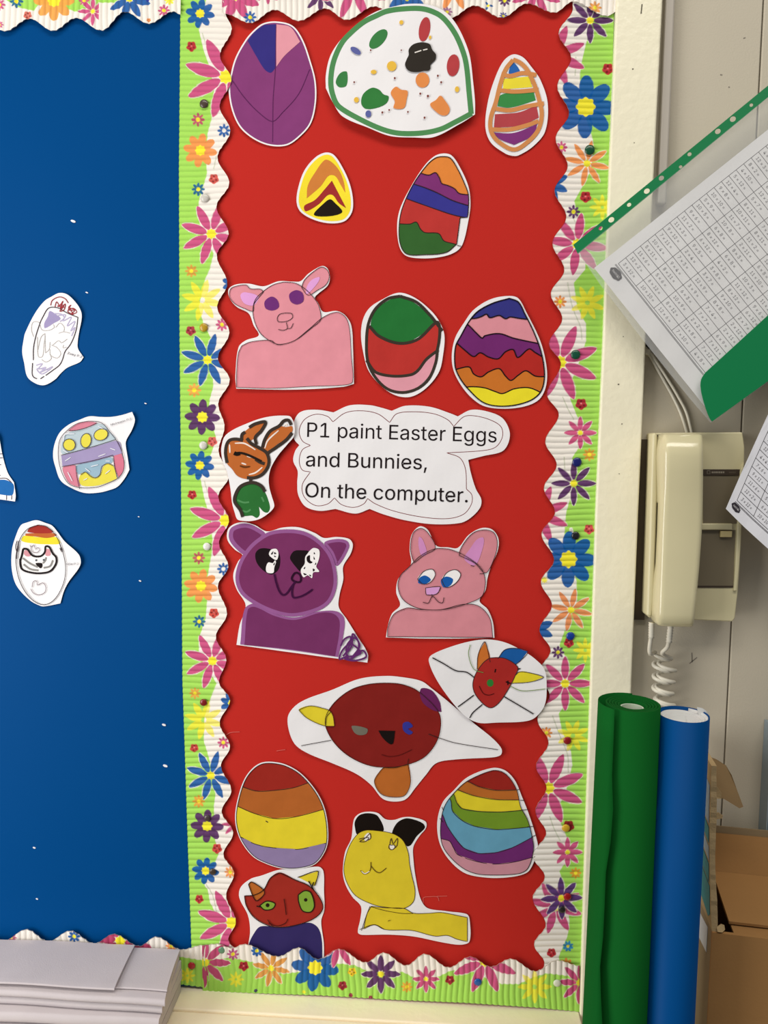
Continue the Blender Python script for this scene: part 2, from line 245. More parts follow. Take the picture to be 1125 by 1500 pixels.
# ------------------------------------------------------------------ paper cut-outs pinned to the board
WHITE = mat('white_paper', 'ebe8ea', rough=0.7, spec=0.3, bump=0.05, bscale=900)
GAP = 0.00011
class Cut:
    """a sheet of paper cut to an outline with flat colour layers of print on it"""
    def __init__(s, name, label, outline, base=0.0016, curl=0.0015, cdir=None, group='paper drawings on the red board', cat='drawing', rip=0.00025, paper=None, step=2.5, raw=False):
        o = np.array(outline, float) if raw else curve(outline, True, step)
        s.base = base; s.c = P(*(o.mean(0)), -base); w = P(o[:, 0], o[:, 1], -base); s.rad = max(np.linalg.norm((w - s.c)[:, [0, 2]], axis=1).max(), 0.01)
        s.curl = curl; a = random.uniform(0, math.pi) if cdir is None else R(cdir); s.n = (math.cos(a), math.sin(a)); s.ph = random.uniform(0, 6); s.rip = rip
        s.root = thing(name, label, cat, tuple(s.c), group); s.k = 0; s.outline = o
        v, f = fill(o, 9.0); V = s.lift(v, 0.0)
        # front sheet, thin cut edge and back
        nb = V.copy(); nb[:, 1] += 0.00025; n = len(V)
        cnt = {}
        for q in f:
            for i in range(len(q)):
                e = (q[i], q[(i + 1) % len(q)]); cnt[tuple(sorted(e))] = cnt.get(tuple(sorted(e)), []) + [e]
        faces = [tuple(q) for q in f] + [tuple(i + n for i in q[::-1]) for q in f]
        for e in cnt.values():
            if len(e) == 1: a, b = e[0]; faces.append((b, a, a + n, b + n))
        s.paper = obj('paper', np.concatenate([V, nb]), faces, paper or WHITE, s.root)
        s._smooth(s.paper, n)
    def _smooth(s, o, n):
        pass
    def lift(s, uv, k):
        uv = np.asarray(uv, float); w = P(uv[:, 0], uv[:, 1], -s.base)
        dx, dz = w[:, 0] - s.c[0], w[:, 2] - s.c[2]
        q = (dx * s.n[0] + dz * s.n[1]) / s.rad; q2 = (dx * -s.n[1] + dz * s.n[0]) / s.rad
        h = s.curl * (q ** 2 + 0.3 * q2 ** 2) + s.rip * (np.sin(dx * 130 + s.ph) * np.sin(dz * 110 + 2 * s.ph) + 1)
        w[:, 1] -= h + k * GAP
        return w
    def fl(s, name, pts, col, smooth=True, parent=None, label=None, step=2.5):
        s.k += 1
        p = curve(pts, True, step) if smooth else np.asarray(pts, float)
        v, f = fill(p, 8.0); o = obj(name, s.lift(v, s.k), f, ink(col), parent or s.root)
        if label: o['label'] = label
        return o
    def st(s, name, lines, w, col, closed=False, parent=None, taper=False):
        s.k += 1
        if len(lines) > 1 and not any(q in name for q in ('outline', 'cloud', 'red_scr', 'lilac', 'grey_scr', 'mouth', 'nose', 'mark')):
            for l in lines:
                v, f = ribbon(l, w, closed, taper=taper); obj(name, s.lift(v, s.k), f, ink(col), parent or s.root)
            return
        v, f = join2([ribbon(l, w, closed, taper=taper) for l in lines]); return obj(name, s.lift(v, s.k), f, ink(col), parent or s.root)
    def blobs(s, name, polys, col, parent=None):
        s.k += 1
        for p in polys:
            v, f = fill(p, 8.0); obj(name, s.lift(v, s.k), f, ink(col), parent or s.root)
    def mesh(s, name, vf, col, parent=None):
        s.k += 1
        return obj(name, s.lift(vf[0], s.k), vf[1], ink(col), parent or s.root)
    def egg(s, egg, top, bands, lw=0.8, lcol='3a2c2a', outline=True, over=0.2):
        """egg of stripes: the top colour, then (line, colour) downwards"""
        s.fl('stripe', egg, top, smooth=False)
        for line, col in bands: s.fl('stripe', below(egg, line), col, smooth=False)
        if lw:
            ls = []
            for l, c in bands:
                p = curve([tuple(q) for q in l], False, 1.2); e2 = inset(egg, -over)
                keep = [tuple(q) for q in p if inside(e2, q)]
                if len(keep) > 3: ls.append(ribbon(keep, lw, sm=False))
            if outline: ls.append(ribbon([tuple(q) for q in egg], lw, True, sm=False))
            s.mesh('ink_outline', join2(ls), lcol)

# ------------------------------------------------------------------ the wall, the board and its timber frame
PAINT = mat('cream_gloss_paint', 'f4edd2', rough=0.28, spec=0.5, bump=0.35, bscale=110, var=0.03, vscale=9)
WALLP = mat('wall_paint', 'c2b9a6', rough=0.62, spec=0.3, bump=0.12, bscale=500, var=0.03, vscale=6)
DARKGAP = mat('dark_gap', '3b342b', rough=0.9, spec=0.1)
def struct(o): o['kind'] = 'structure'; return o
def box(name, x0, x1, y0, y1, z0, z1, m, parent=None, bev=0.0, seg=2):
    v = [(x, y, z) for z in (z0, z1) for y in (y0, y1) for x in (x0, x1)]
    f = [(0, 2, 3, 1), (4, 5, 7, 6), (0, 1, 5, 4), (2, 6, 7, 3), (0, 4, 6, 2), (1, 3, 7, 5)]
    o = obj(name, v, f, m, parent)
    if bev: bevel(o, bev, seg)
    return o

pl = lambda y, px=None: float(P(px, y, 0.0)[0])
XP0 = float(P(893, 200, 0)[0]); XPL = float(P(897.5, 200, -0.010)[0]); XPR = float(P(964, 200, -0.010)[0])
ZR1 = float(P(600, 1459, 0)[2])                      # top of the bottom rail
ZL = float(P(262, 1446, -0.002)[2])                  # ledge
floor = struct(box('floor', -2.2, 2.2, -3.0, 0.06, -0.05, 0.0, mat('floor_vinyl', '8b8276', rough=0.5, bump=0.05)))
struct(box('wall_back', -1.6, XPL + 0.02, 0.0, 0.06, 0.0, 2.6, mat('wall_plaster', 'd5cfc2', rough=0.8)))
wr = struct(box('wall_right', XPL + 0.02, 1.6, 0.030, 0.09, 0.0, 2.6, DARKGAP))
jx = [XPL + 0.02] + [float(P(1090, 560, 0.006)[0])] + [float(P(1090, 560, 0.006)[0]) + 0.165 * k for k in (1, 2, 3)]
for i in range(4):
    box('plank', jx[i] + 0.0007, jx[i + 1] - 0.0007, 0.006, 0.030, 0.0, 2.6, WALLP, wr, 0.0012)
# the post, slightly bowed, as a solid 20 mm proud of the wall beside it
pl_ = [(903, 0), (892.8, 250), (883.8, 500), (873, 750), (865.3, 1000), (857, 1250), (849.5, 1490)]; pr_ = [(971, 0), (958.5, 250), (946.5, 500), (935.5, 750), (925.5, 1000), (915, 1270), (906, 1490)]
ql = P([p[0] for p in pl_], [p[1] for p in pl_], -0.010); qr = P([p[0] for p in pr_], [p[1] for p in pr_], -0.010)
ol = np.concatenate([[[ql[0, 0], -0.010, 2.6]], ql, [[ql[-1, 0], -0.010, 0.0]]]); orr = np.concatenate([[[qr[0, 0], -0.010, 2.6]], qr, [[qr[-1, 0], -0.010, 0.0]]])
fr_ = np.concatenate([ol, orr[::-1]]); n_ = len(fr_); bk_ = fr_.copy(); bk_[:, 1] = 0.03
post = struct(obj('trim_1', np.concatenate([fr_, bk_]), [tuple(range(n_)), tuple(range(2 * n_ - 1, n_ - 1, -1))] + [(i, n_ + i, n_ + (i + 1) % n_, (i + 1) % n_) for i in range(n_)], PAINT)); bevel(post, 0.0022, 3)
XPL = float(ql[-1, 0])
PAINT_LIT = mat('lit_cream_paint', 'fdf0d2', rough=0.35, spec=0.4, bump=0.2, bscale=110, var=0.02, vscale=9)  # post's cream, lighter and warmer: light on the ledge put into the colour
rail = struct(box('trim_2', -1.6, XPL - 0.0006, -0.038, -0.0001, ZL - 0.03, ZL, PAINT_LIT, None, 0.0015))
ledge = struct(box('trim_3', -1.2, XPR, -0.128, -0.0385, ZL - 0.03, ZL - 0.0022, PAINT_LIT, None, 0.003, 3))
XM = float(P(978, 100, 0.0)[0])
struct(box('trim_4', XPR + 0.004, XM + 0.004, -0.004, 0.006, float(P(960, 300, 0)[2]), 2.6, mat('grey_paint_strip', 'b5ada2', rough=0.5), None, 0.002))
# nail hole and scuffs in the post paint
for (a, b) in (((940.5, 6), (939, 20)),):
    v, f = ribbon([a, b], 1.6, sm=False); obj('scratch', P(v[:, 0], v[:, 1], -0.0103), f, mat('dark_scratch', '57503f'), post)
scr = [[(1055, 109), (1058, 110)], [(1067, 127), (1069, 128)], [(1013.5, 956), (1014, 970)], [(1010, 972), (1021, 963)], [(1089, 56), (1092, 55)]]
v, f = join2([ribbon(l, 1.3, sm=False) for l in scr]); obj('scratch', P(v[:, 0], v[:, 1], 0.0057), f, mat('wall_scratch', '7c746a'), wr)
v, f = join2([fill(ell(x, y, r, r * .8, n=8)) for x, y, r in [(927, 101, 1.2), (906, 563, 1.3), (911, 621, 1), (907, 694, .8), (929, 209, .8), (913, 493, .8)]])
obj('nail_hole', P(v[:, 0], v[:, 1], -0.0103), f, mat('dark_scratch', '57503f'), post)

def sheet(name, x0, x1, z0, z1, base, amp, m, seed, parent=None, st=0.012):
    nx, nz = int((x1 - x0) / st) + 2, int((z1 - z0) / st) + 2
    X, Z = np.meshgrid(np.linspace(x0, x1, nx), np.linspace(z0, z1, nz)); r = np.random.RandomState(seed); h = np.zeros_like(X)
    for k in range(9):
        fx, fz = r.uniform(4, 34), r.uniform(3, 24) * r.choice([-1, 1]); h += np.sin(X * fx + Z * fz + r.uniform(0, 6)) * (1.6 / (1 + 0.06 * math.hypot(fx, fz)))
    h = amp * (h - h.min()) / (h.max() - h.min())
    v = np.stack([X, -(base + h), Z], -1).reshape(-1, 3)
    f = [(j * nx + i, j * nx + i + 1, (j + 1) * nx + i + 1, (j + 1) * nx + i) for j in range(nz - 1) for i in range(nx - 1)]
    return obj(name, v, f, m, parent, smooth=True)
RED = mat('red_paper', 'bd2a23', rough=0.65, spec=0.06, bump=0.06, bscale=700)
BLUE = mat('blue_paper', '00437f', rough=0.5, spec=0.03, bump=0.05, bscale=500)
ZB = ZL + 0.001; XRP = float(P(903, 0, 0)[0]) + 0.012; ZT = 2.12
XLR = float(P(300, 700, 0)[0])
rp = sheet('backing_paper', XLR, XRP, ZB, ZT, 0.0003, 0.0009, RED, 3)
tag(rp, 'plain red backing paper covering the right noticeboard panel', 'backing paper')
for l in ([(620, 1323), (620.5, 1315), (630, 1313.5), (641, 1314), (643, 1320)], [(640, 1313), (655, 1312.5)], [(331, 1077), (338, 1073), (351, 1072)], [(405, 1100), (418, 1098)]):
    v, f = ribbon(l, .8); obj('scuff', P(v[:, 0], v[:, 1], -0.0016), f, mat('pale_scuff', 'd0625a', rough=.7), rp)
bp = sheet('backing_paper', -0.95, XLR - 0.0005, ZB, ZT, 0.0003, 0.0013, BLUE, 5)
tag(bp, 'plain blue backing paper covering the left noticeboard panel', 'backing paper')
for x, y, r in ((107, 324, 2.6), (127, 428.5, 1.4), (213, 591, 1.2), (203, 757, .9), (240, 1062, 2), (242, 1122, 2.4), (50, 1242, 1.5), (54, 1317, 1.2), (205, 851, 1.3)):
    v, f = fill(ell(x, y, r * 1.5, r * .7, 20, n=8)); V = P(v[:, 0], v[:, 1], -0.0021)
    n_ = len(v); obj('paper_scrap', np.concatenate([V, V + [0, .0015, 0]]), [tuple(q) for q in f] + [(i, (i + 1) % n_, n_ + (i + 1) % n_, n_ + i) for i in range(n_)], WHITE, bp)

# ------------------------------------------------------------------ corrugated scalloped border with printed flowers
GREEN, IVORY = lin('a3d75c'), lin('ece5dc')
PINK, PBLUE, PURP, ORAN, YELL, LADY = lin('c64a7d'), lin('0b58a0'), lin('582862'), lin('ea9350'), lin('efe337'), lin('b83238')
BORD = bpy.data.materials.new('border_print'); BORD.use_nodes = True
_b = BORD.node_tree.nodes['Principled BSDF']; _a = BORD.node_tree.nodes.new('ShaderNodeVertexColor'); _a.layer_name = 'print'
BORD.node_tree.links.new(_a.outputs['Color'], _b.inputs['Base Color']); _b.inputs['Roughness'].default_value = 0.5; _b.inputs['Specular IOR Level'].default_value = 0.1

def put(col, a, c):
    a = a[:, None]; col[:] = col * (1 - a) + np.array(c) * a
def aa(x): return np.clip(x / 0.7 + 0.5, 0, 1)
def flower(px, col, kind, cx, cy, Rr, c, rot=0.0, n=8, w=None, cc=None, halo=True):
    m = (np.abs(px[:, 0] - cx) < Rr + 4) & (np.abs(px[:, 1] - cy) < Rr + 4)
    if not m.any(): return
    d = px[m] - [cx, cy]; cl = col[m]; rr = np.hypot(d[:, 0], d[:, 1])
    cc = YELL if cc is None else cc
    if kind == 'l':
        put(cl, aa(Rr * (1 + 0.1 * np.sin(5 * np.arctan2(d[:, 1], d[:, 0]))) - rr), c)
        for a in (0.4, 1.9, 3.3, 4.7):
            put(cl, 0.75 * aa(Rr * .2 - np.hypot(d[:, 0] - Rr * .55 * math.cos(a), d[:, 1] - Rr * .55 * math.sin(a))), lin('5a1a22'))
        put(cl, 0.6 * aa(Rr * .16 - np.hypot(d[:, 0], d[:, 1] + Rr * .1)), lin('eaa0a0'))
    else:
        r0 = {'d': .15, 'r': .22, 's': .22, 'y': .12}[kind] * Rr
        if w is None: w = {'d': .145, 'r': .235, 's': .2, 'y': .17}[kind] * Rr
        for ps in ((1, 0) if (kind == 'd' and halo) else (0,)):
            for k in range(n):
                t = R(rot) + 2 * math.pi * k / n; a = d[:, 0] * math.cos(t) + d[:, 1] * math.sin(t); b = -d[:, 0] * math.sin(t) + d[:, 1] * math.cos(t)
                s = np.clip((a - r0) / (Rr - r0), 0, 1)
                if kind in 'dy': hw = w * np.sin(np.pi * s ** 0.85) ** 0.62
                else: hw = w * np.sqrt(np.maximum(0, 1 - (2 * s - 1) ** 2))
                hw = np.where((a < r0) | (a > Rr), -9, hw)
                if ps: put(cl, 0.85 * aa(np.where((a > 0) & (a < Rr * 0.72), hw * 0 + w * .95 * np.clip(s * 3, 0, 1) + 1.0, hw + 1.0) - np.abs(b)), IVORY)
                else: put(cl, (0.8 if kind == 'y' else 0.97) * aa(hw - np.abs(b)), c)
        if kind != 'y':
            put(cl, aa({'d': .155, 'r': .29, 's': .3}[kind] * Rr * (1 + .1 * np.cos(n * np.arctan2(d[:, 1], d[:, 0]))) - rr), cc)
    col[m] = cl

def cosint(t, pts):
    pts = np.array(pts, float); i = np.clip(np.searchsorted(pts[:, 0], t) - 1, 0, len(pts) - 2)
    s = np.clip((t - pts[i, 0]) / (pts[i + 1, 0] - pts[i, 0]), 0, 1); s = (1 - np.cos(np.pi * s)) / 2
    return pts[i, 1] * (1 - s) + pts[i + 1, 1] * s
PITCH = 8.4
def border(name, label, vertical, t0, t1, outer, inner, bound, flowers, base, stems=(), lift=0.0012, slope=0.0, pitch=PITCH, seed=1):
    t = np.arange(t0, t1 + .01, pitch / 9); NV = 84
    o = np.interp(t, [q[0] for q in outer], [q[1] for q in outer]); i = cosint(t, inner)
    v = np.linspace(0, 1, NV); T = np.repeat(t[:, None], NV, 1); X = o[:, None] + (i - o)[:, None] * v
    if slope: T = T + slope * (X - X[:, :1])
    px = np.stack([X, T], -1).reshape(-1, 2) if vertical else np.stack([T, X], -1).reshape(-1, 2)
    bd = np.interp(t, [q[0] for q in bound], [q[1] for q in bound])
    sg = 1 if (i.mean() > o.mean()) else -1
    col = np.repeat(np.array([IVORY]), len(px), 0)
    put(col, aa(((bd[:, None] - X) * sg).ravel()), GREEN)
    for s in stems:
        p = curve(s, False, 1.5); dm = np.full(len(px), 99.0)
        for q in p:
            m = (np.abs(px[:, 0] - q[0]) < 8) & (np.abs(px[:, 1] - q[1]) < 8)
            dm[m] = np.minimum(dm[m], np.hypot(px[m, 0] - q[0], px[m, 1] - q[1]))
        put(col, aa(2.6 - dm), IVORY); put(col, .55 * aa(0.8 - dm), lin('8aa06a'))
    for fl in flowers: flower(px, col, *fl[:5], **(fl[5] if len(fl) > 5 else {}))
    rs = np.random.RandomState(seed); w = np.zeros_like(X)
    for k in range(5): w += np.sin(X * rs.uniform(.01, .09) + T * rs.uniform(.004, .03) + rs.uniform(0, 6)) * .16
    ph = (T / pitch + w * .35) * np.pi
    h = base + 0.0014 * np.abs(np.sin(ph)) ** 0.7 + 0.0007 * (w + .8) * .6 + lift * (v ** 2)[None, :]
    W = P(px[:, 0], px[:, 1], -base); W[:, 1] = -h.ravel()
    nt = len(t); idx = np.arange(nt * NV).reshape(nt, NV)
    F = np.stack([idx[:-1, :-1], idx[:-1, 1:], idx[1:, 1:], idx[1:, :-1]], -1).reshape(-1, 4)
    # cut edge of the card along both long sides
    sk = [];
    for j in (0, NV - 1):
        b0 = len(W); e = W[idx[:, j]].copy(); e[:, 1] += 0.0009; W = np.concatenate([W, e])
        col = np.concatenate([col, np.repeat(np.array([lin('d9d0c0')]), nt, 0)]); a = np.arange(nt - 1)
        q = np.stack([idx[:-1, j], idx[1:, j], b0 + a + 1, b0 + a], -1); sk.append(q if j else q[:, ::-1])
    F = np.concatenate([F] + sk)
    c = W.mean(0); me = bpy.data.meshes.new(name)
    me.vertices.add(len(W)); me.vertices.foreach_set('co', (W - c).ravel().astype(np.float32))
    me.loops.add(F.size); me.loops.foreach_set('vertex_index', F.ravel().astype(np.int32))
    me.polygons.add(len(F)); me.polygons.foreach_set('loop_start', (np.arange(len(F)) * 4).astype(np.int32))
    me.update(calc_edges=True)
    ca = me.color_attributes.new('print', 'FLOAT_COLOR', 'POINT'); ca.data.foreach_set('color', np.concatenate([col, np.ones((len(col), 1))], 1).ravel().astype(np.float32))
    me.polygons.foreach_set('use_smooth', [True] * len(F)); me.materials.append(BORD)
    ob = bpy.data.objects.new(name, me); C.objects.link(ob); ob.location = c; WL[ob] = c
    return tag(ob, label, 'border', 'flowered scalloped border strips')

L_in = [(-12, 326), (20, 331), (43, 340), (83, 323), (118, 339.5), (157, 322.5), (193, 338), (232, 319.5), (269, 336.5), (304, 318), (343, 335.5), (375, 318.5), (416, 333.5), (450, 319), (487, 336.5), (525, 320), (557, 337), (592, 320.5), (625, 329.5), (660, 321), (697, 336), (727, 320.5), (762, 336), (795, 321.5), (829, 335), (858, 320), (898, 333), (932, 317), (966, 332), (998, 321.5), (1025, 337.5), (1058, 322.5), (1093, 337.5), (1120, 324.5), (1157, 339.5), (1187, 325.5), (1219, 342), (1250, 328), (1278, 343.5), (1310, 332), (1349, 346), (1375, 335), (1392, 345)]
L_out = [(-12, 265), (250, 262.5), (500, 263.5), (750, 266), (1000, 267.7), (1250, 276), (1390, 281)]
L_bd = [(-12, 306), (45, 292), (75, 299), (100, 308), (130, 314), (170, 312), (195, 305), (230, 302), (255, 304), (295, 292), (320, 291), (350, 300), (372, 314), (395, 308), (410, 301), (450, 292), (475, 299), (500, 312), (567, 313), (585, 308), (605, 306), (640, 317), (660, 312), (700, 294), (730, 300), (760, 309), (800, 313), (825, 308), (850, 304), (880, 304), (905, 302), (935, 292), (960, 292), (1000, 318), (1020, 310), (1050, 300), (1085, 299), (1100, 304), (1150, 318), (1180, 314), (1230, 316), (1250, 321), (1290, 303), (1320, 308), (1345, 321), (1392, 326)]
L_fl = [('r', 293.7, 20.8, 21.5, PBLUE, dict(rot=10)), ('l', 281, 69, 7, LADY), ('d', 331.7, 114, 62, PINK, dict(rot=18)), ('s', 290.5, 176, 10, lin('b84a68')), ('s', 329, 192.5, 10, PBLUE, dict(cc=IVORY)), ('r', 294, 221, 25, ORAN, dict(rot=10)),
        ('l', 314, 263, 7, lin('cf5a50')), ('s', 291, 278, 10, lin('1d6290')), ('d', 310.3, 343.3, 46, PINK, dict(rot=18)), ('s', 281, 397.5, 9.5, lin('d79a45')), ('y', 297, 440, 31, YELL, dict(rot=14)), ('r', 342, 416, 16, PBLUE, dict(rot=20)), ('l', 280, 484.7, 7, lin('a83a44')), ('s', 326, 476, 9.5, PINK),
        ('d', 304.7, 527.5, 40, PBLUE, dict(rot=17)), ('s', 285, 571.7, 10.5, lin('e8a34e')), ('r', 297, 611, 26, PURP, dict(rot=3)), ('l', 311.7, 646.7, 7, lin('d3625a')), ('r', 293.3, 681.7, 21.5, PBLUE, dict(rot=8)), ('l', 282, 724.7, 6.5, LADY), ('d', 331, 762, 55, PINK, dict(rot=18)),
        ('s', 291.7, 817, 9.5, lin('b85560')), ('s', 328, 833, 9.5, PBLUE, dict(cc=IVORY)), ('r', 295, 858, 25, ORAN, dict(rot=10)), ('l', 314, 897.5, 7, lin('cc5044')), ('s', 292.5, 910, 9.5, lin('1d6290')), ('d', 311.7, 967.5, 42, PINK, dict(rot=18)),
        ('s', 286, 1015, 8.5, lin('d99a44')), ('y', 299, 1054, 29, YELL, dict(rot=14)), ('r', 340, 1029, 17, PBLUE, dict(rot=20)), ('s', 328, 1086.7, 9, PINK), ('l', 285, 1095, 6, lin('c4453f')), ('d', 309.5, 1135, 37, PBLUE, dict(rot=17)), ('s', 291.7, 1173, 9.5, lin('dd9a3e')), ('d', 345, 1206, 20, PINK), ('r', 304, 1209, 24.5, PURP, dict(rot=3)), ('l', 318.7, 1241.7, 7, lin('c4453f')),
        ('r', 301.7, 1274.7, 20, PBLUE, dict(rot=8)), ('s', 338, 1276, 9, ORAN), ('l', 292.5, 1316, 6, LADY), ('d', 340, 1350, 52, PINK, dict(rot=18))]
R_in = [(-12, 838), (14, 838.5), (50, 818), (86, 836), (128, 816), (167, 833), (204, 813.5), (244, 831), (280, 812), (318, 829), (357, 809), (396, 826), (431, 806.5), (467, 823), (504, 804), (533, 821), (578, 801), (607, 818), (647, 798.5), (681, 815), (715, 796.5), (750, 812.5), (782, 793), (820, 811), (852, 792), (886, 808), (922, 790), (952, 806), (984, 789), (1018, 804.5), (1053, 787), (1087, 803), (1122, 785), (1153, 800), (1187, 784), (1219, 799.5), (1252, 780), (1283, 797.5), (1314, 780), (1353, 799), (1382, 782), (1409, 797), (1432, 790)]
R_out = [(-12, 900), (30, 898.7), (250, 892.2), (500, 883.3), (750, 872), (1000, 864.5), (1250, 856), (1432, 849.5)]
R_bd = [(-12, 872), (30, 868), (65, 858), (90, 852), (110, 849), (150, 850), (205, 868), (230, 868), (250, 865), (270, 855), (295, 841), (320, 846), (350, 857), (395, 857), (415, 840), (450, 845), (475, 858), (500, 858), (530, 848), (560, 836), (585, 835), (610, 845), (625, 856), (655, 848), (670, 838), (700, 840), (730, 835), (750, 829), (770, 827), (800, 826), (850, 844), (880, 845), (920, 828), (945, 819), (965, 830), (1000, 836), (1030, 828), (1045, 818), (1070, 823), (1100, 836), (1120, 838), (1160, 828), (1180, 818), (1205, 821), (1230, 832), (1260, 830), (1275, 819), (1300, 828), (1350, 834), (1370, 831), (1400, 818), (1432, 825)]
R_fl = [('d', 864, 31, 34, PURP, dict(w=5)), ('d', 812, 83, 47, PINK, dict(rot=22.5)), ('l', 890, 102, 8, LADY), ('r', 857.5, 157.5, 46, PBLUE, dict(rot=2)), ('s', 822, 217, 9, PINK), ('d', 859.5, 240, 34, ORAN, dict(rot=12, w=4.3)),
        ('d', 804, 270, 29, PBLUE, dict(rot=22.5, w=6)), ('l', 857.5, 289, 8, LADY), ('s', 839.7, 311, 10, PURP), ('y', 882, 304, 19, YELL), ('d', 845, 358, 46, PINK, dict(rot=8)), ('s', 820, 442.5, 9.5, lin('e08a3f')), ('y', 860, 444, 26, YELL, dict(rot=20)), ('d', 819.7, 531, 58, PINK, dict(rot=24)),
        ('l', 851, 592, 8, lin('b02f3a')), ('d', 849.7, 634, 24, lin('cc5080'), dict(w=3.9)), ('s', 863, 666, 9.5, lin('e0a040')), ('d', 840, 708, 33, PURP, dict(w=4.6)), ('d', 790, 753, 44, PINK, dict(rot=22.5)), ('l', 862.5, 775, 7, lin('d05050')), ('r', 832.5, 819, 41, PBLUE, dict(rot=2)), ('s', 797, 849, 5, YELL), ('d', 836, 893, 32, lin('e58f57'), dict(rot=12, w=4.2)),
        ('d', 784, 921, 27, PBLUE, dict(rot=22.5, w=6)), ('l', 833, 941, 7, LADY), ('s', 817, 955, 9.5, PURP), ('y', 857, 952, 18, YELL), ('d', 827.5, 1000.5, 40, PINK), ('s', 800, 1072.5, 9, lin('e08a3f')), ('y', 839, 1077, 24, YELL, dict(rot=20)), ('d', 803, 1153, 54, PINK, dict(rot=24)),
        ('l', 832.5, 1209, 8, lin('8f2a26')), ('d', 831, 1247.5, 22, lin('cc4f80'), dict(w=3.8)), ('s', 843, 1278, 8.5, lin('dd9a35')), ('d', 813, 1327, 40, PINK, dict(rot=16)), ('d', 822, 1315, 31, lin('542c72'), dict(rot=-2, w=4.8)), ('r', 831.7, 1385, 8, lin('2c80b0'), dict(rot=20)), ('l', 807.5, 1394, 6.5, LADY), ('r', 829, 1412, 10, lin('dd8a40'))]
L_st = [[(297, 50), (305, 75), (312, 95)], [(300, 705), (306, 725), (313, 740)], [(303, 1295), (312, 1310), (318, 1335)], [(318, 230), (314, 248)]]
R_st = [[(843, 85), (842, 112)], [(831, 415), (838, 450), (850, 480), (852, 497)], [(824, 582), (832, 600), (840, 614)], [(826, 670), (827, 690)], [(836, 775), (838, 783)], [(809, 1048), (821, 1080), (831, 1105), (832, 1130)], [(805, 1195), (811, 1212), (820, 1230)], [(842, 866), (838, 880)], [(840, 322), (846, 332)]]
border('border_strip', 'flowered green and white corrugated strip upright between blue and red panels', True, -12, 1391, L_out, L_in, L_bd, L_fl, 0.0020, L_st, seed=1)
border('border_strip', 'flowered green and white corrugated strip upright beside the cream timber post', True, -12, 1431, R_out, R_in, R_bd, R_fl, 0.0020, R_st, seed=2)

# horizontal strips: t runs along x
Bt = [(-30 - 33.5 * k, 1360 + (15 if k % 2 else 0) - 1.2 * k) for k in range(10, 0, -1)] + [(-30, 1360), (5, 1377), (40, 1360), (72, 1377), (104, 1362), (139, 1380.5), (167.5, 1367), (205, 1384.5), (229, 1371), (267, 1389.5), (297, 1383), (306, 1384)]
border('border_strip', 'bottom border strip under the blue panel, behind the grey sugar paper', False, -360, 306, [(-360, 1406), (-30, 1425), (265, 1441), (306, 1446)], Bt,
       [(-360, 1372), (-30, 1383), (120, 1387), (170, 1402), (230, 1394), (265, 1400), (306, 1407)],
       [('d', -70, 1396, 34, PINK), ('r', -160, 1392, 26, PBLUE), ('d', -250, 1388, 30, PURP), ('d', 177, 1377, 47, lin('b83a66'), dict(rot=12, w=8)), ('s', 110, 1370, 9.5, PBLUE), ('s', 252, 1384, 9, ORAN), ('y', 275, 1428, 12, YELL), ('d', 19, 1372, 8, PINK)], 0.0044, seed=3)
Et = [(297, 1383), (318, 1381), (341, 1387), (357.5, 1381.5), (408, 1399.5), (438, 1387), (466, 1403.5), (497, 1389), (536, 1408), (562, 1394), (595, 1412.5), (622, 1396), (657.5, 1415.5), (689, 1400), (719, 1414.5), (748, 1403), (784, 1421), (815, 1405), (849, 1413)]
Eo = [(297, 1452), (345, 1452.5), (470, 1457), (570, 1463), (680, 1467.5), (780, 1474.5), (849, 1481)]
Eb = [(297, 1402), (310, 1404), (340, 1401), (370, 1408), (395, 1416), (425, 1424), (442, 1422), (470, 1411), (500, 1410), (520, 1412), (535, 1419), (560, 1424), (590, 1422), (605, 1430), (625, 1434), (645, 1428), (660, 1420), (690, 1420), (710, 1430), (735, 1440), (760, 1440), (780, 1430), (800, 1424), (849, 1430)]
border('border_strip', 'long flowered bottom border strip under the red panel', False, 297, 849, Eo, Et, Eb,
       [('d', 301, 1408, 38, lin('b8406f'), dict(rot=2, w=5.6)), ('s', 342, 1396, 9, lin('b04a80')), ('l', 357.5, 1414, 7, lin('a82a35')), ('y', 346, 1434, 12, YELL), ('d', 397.6, 1416.7, 28, lin('d99545'), dict(rot=12, w=4)), ('r', 462, 1416, 35, PBLUE, dict(rot=8)), ('r', 377, 1391, 9, PBLUE), ('s', 445.5, 1452, 3, YELL),
        ('d', 496, 1383, 34, PINK, dict(rot=14)), ('l', 516, 1422, 6, lin('edc82e')), ('l', 502, 1442.5, 6.5, lin('9a2a38')), ('d', 558, 1425.5, 29, PURP, dict(w=5)), ('s', 596, 1444.5, 8.5, lin('dda03a')), ('d', 624, 1433, 20, lin('c04578'), dict(w=3.4)), ('l', 659, 1434, 6.5, lin('a53038')),
        ('d', 710, 1406, 49, PINK, dict(rot=22)), ('y', 783, 1444, 25, YELL), ('d', 849, 1438, 32, lin('c04578'), dict(rot=2)), ('l', 375, 1450, 2.5, lin('2a3a6a')), ('l', 514, 1457, 3, lin('96304a')), ('l', 543, 1460, 3, lin('96304a'))], 0.0046, seed=4)
Tout = lambda a, b: [(a, -14), (b, -14)]
At = [(-30 - 34 * k, (47 if k % 2 else 30) + 1.1 * k) for k in range(10, 0, -1)] + [(-30, 29), (9, 47), (45, 29), (79, 46.5), (113, 28), (149, 46)]
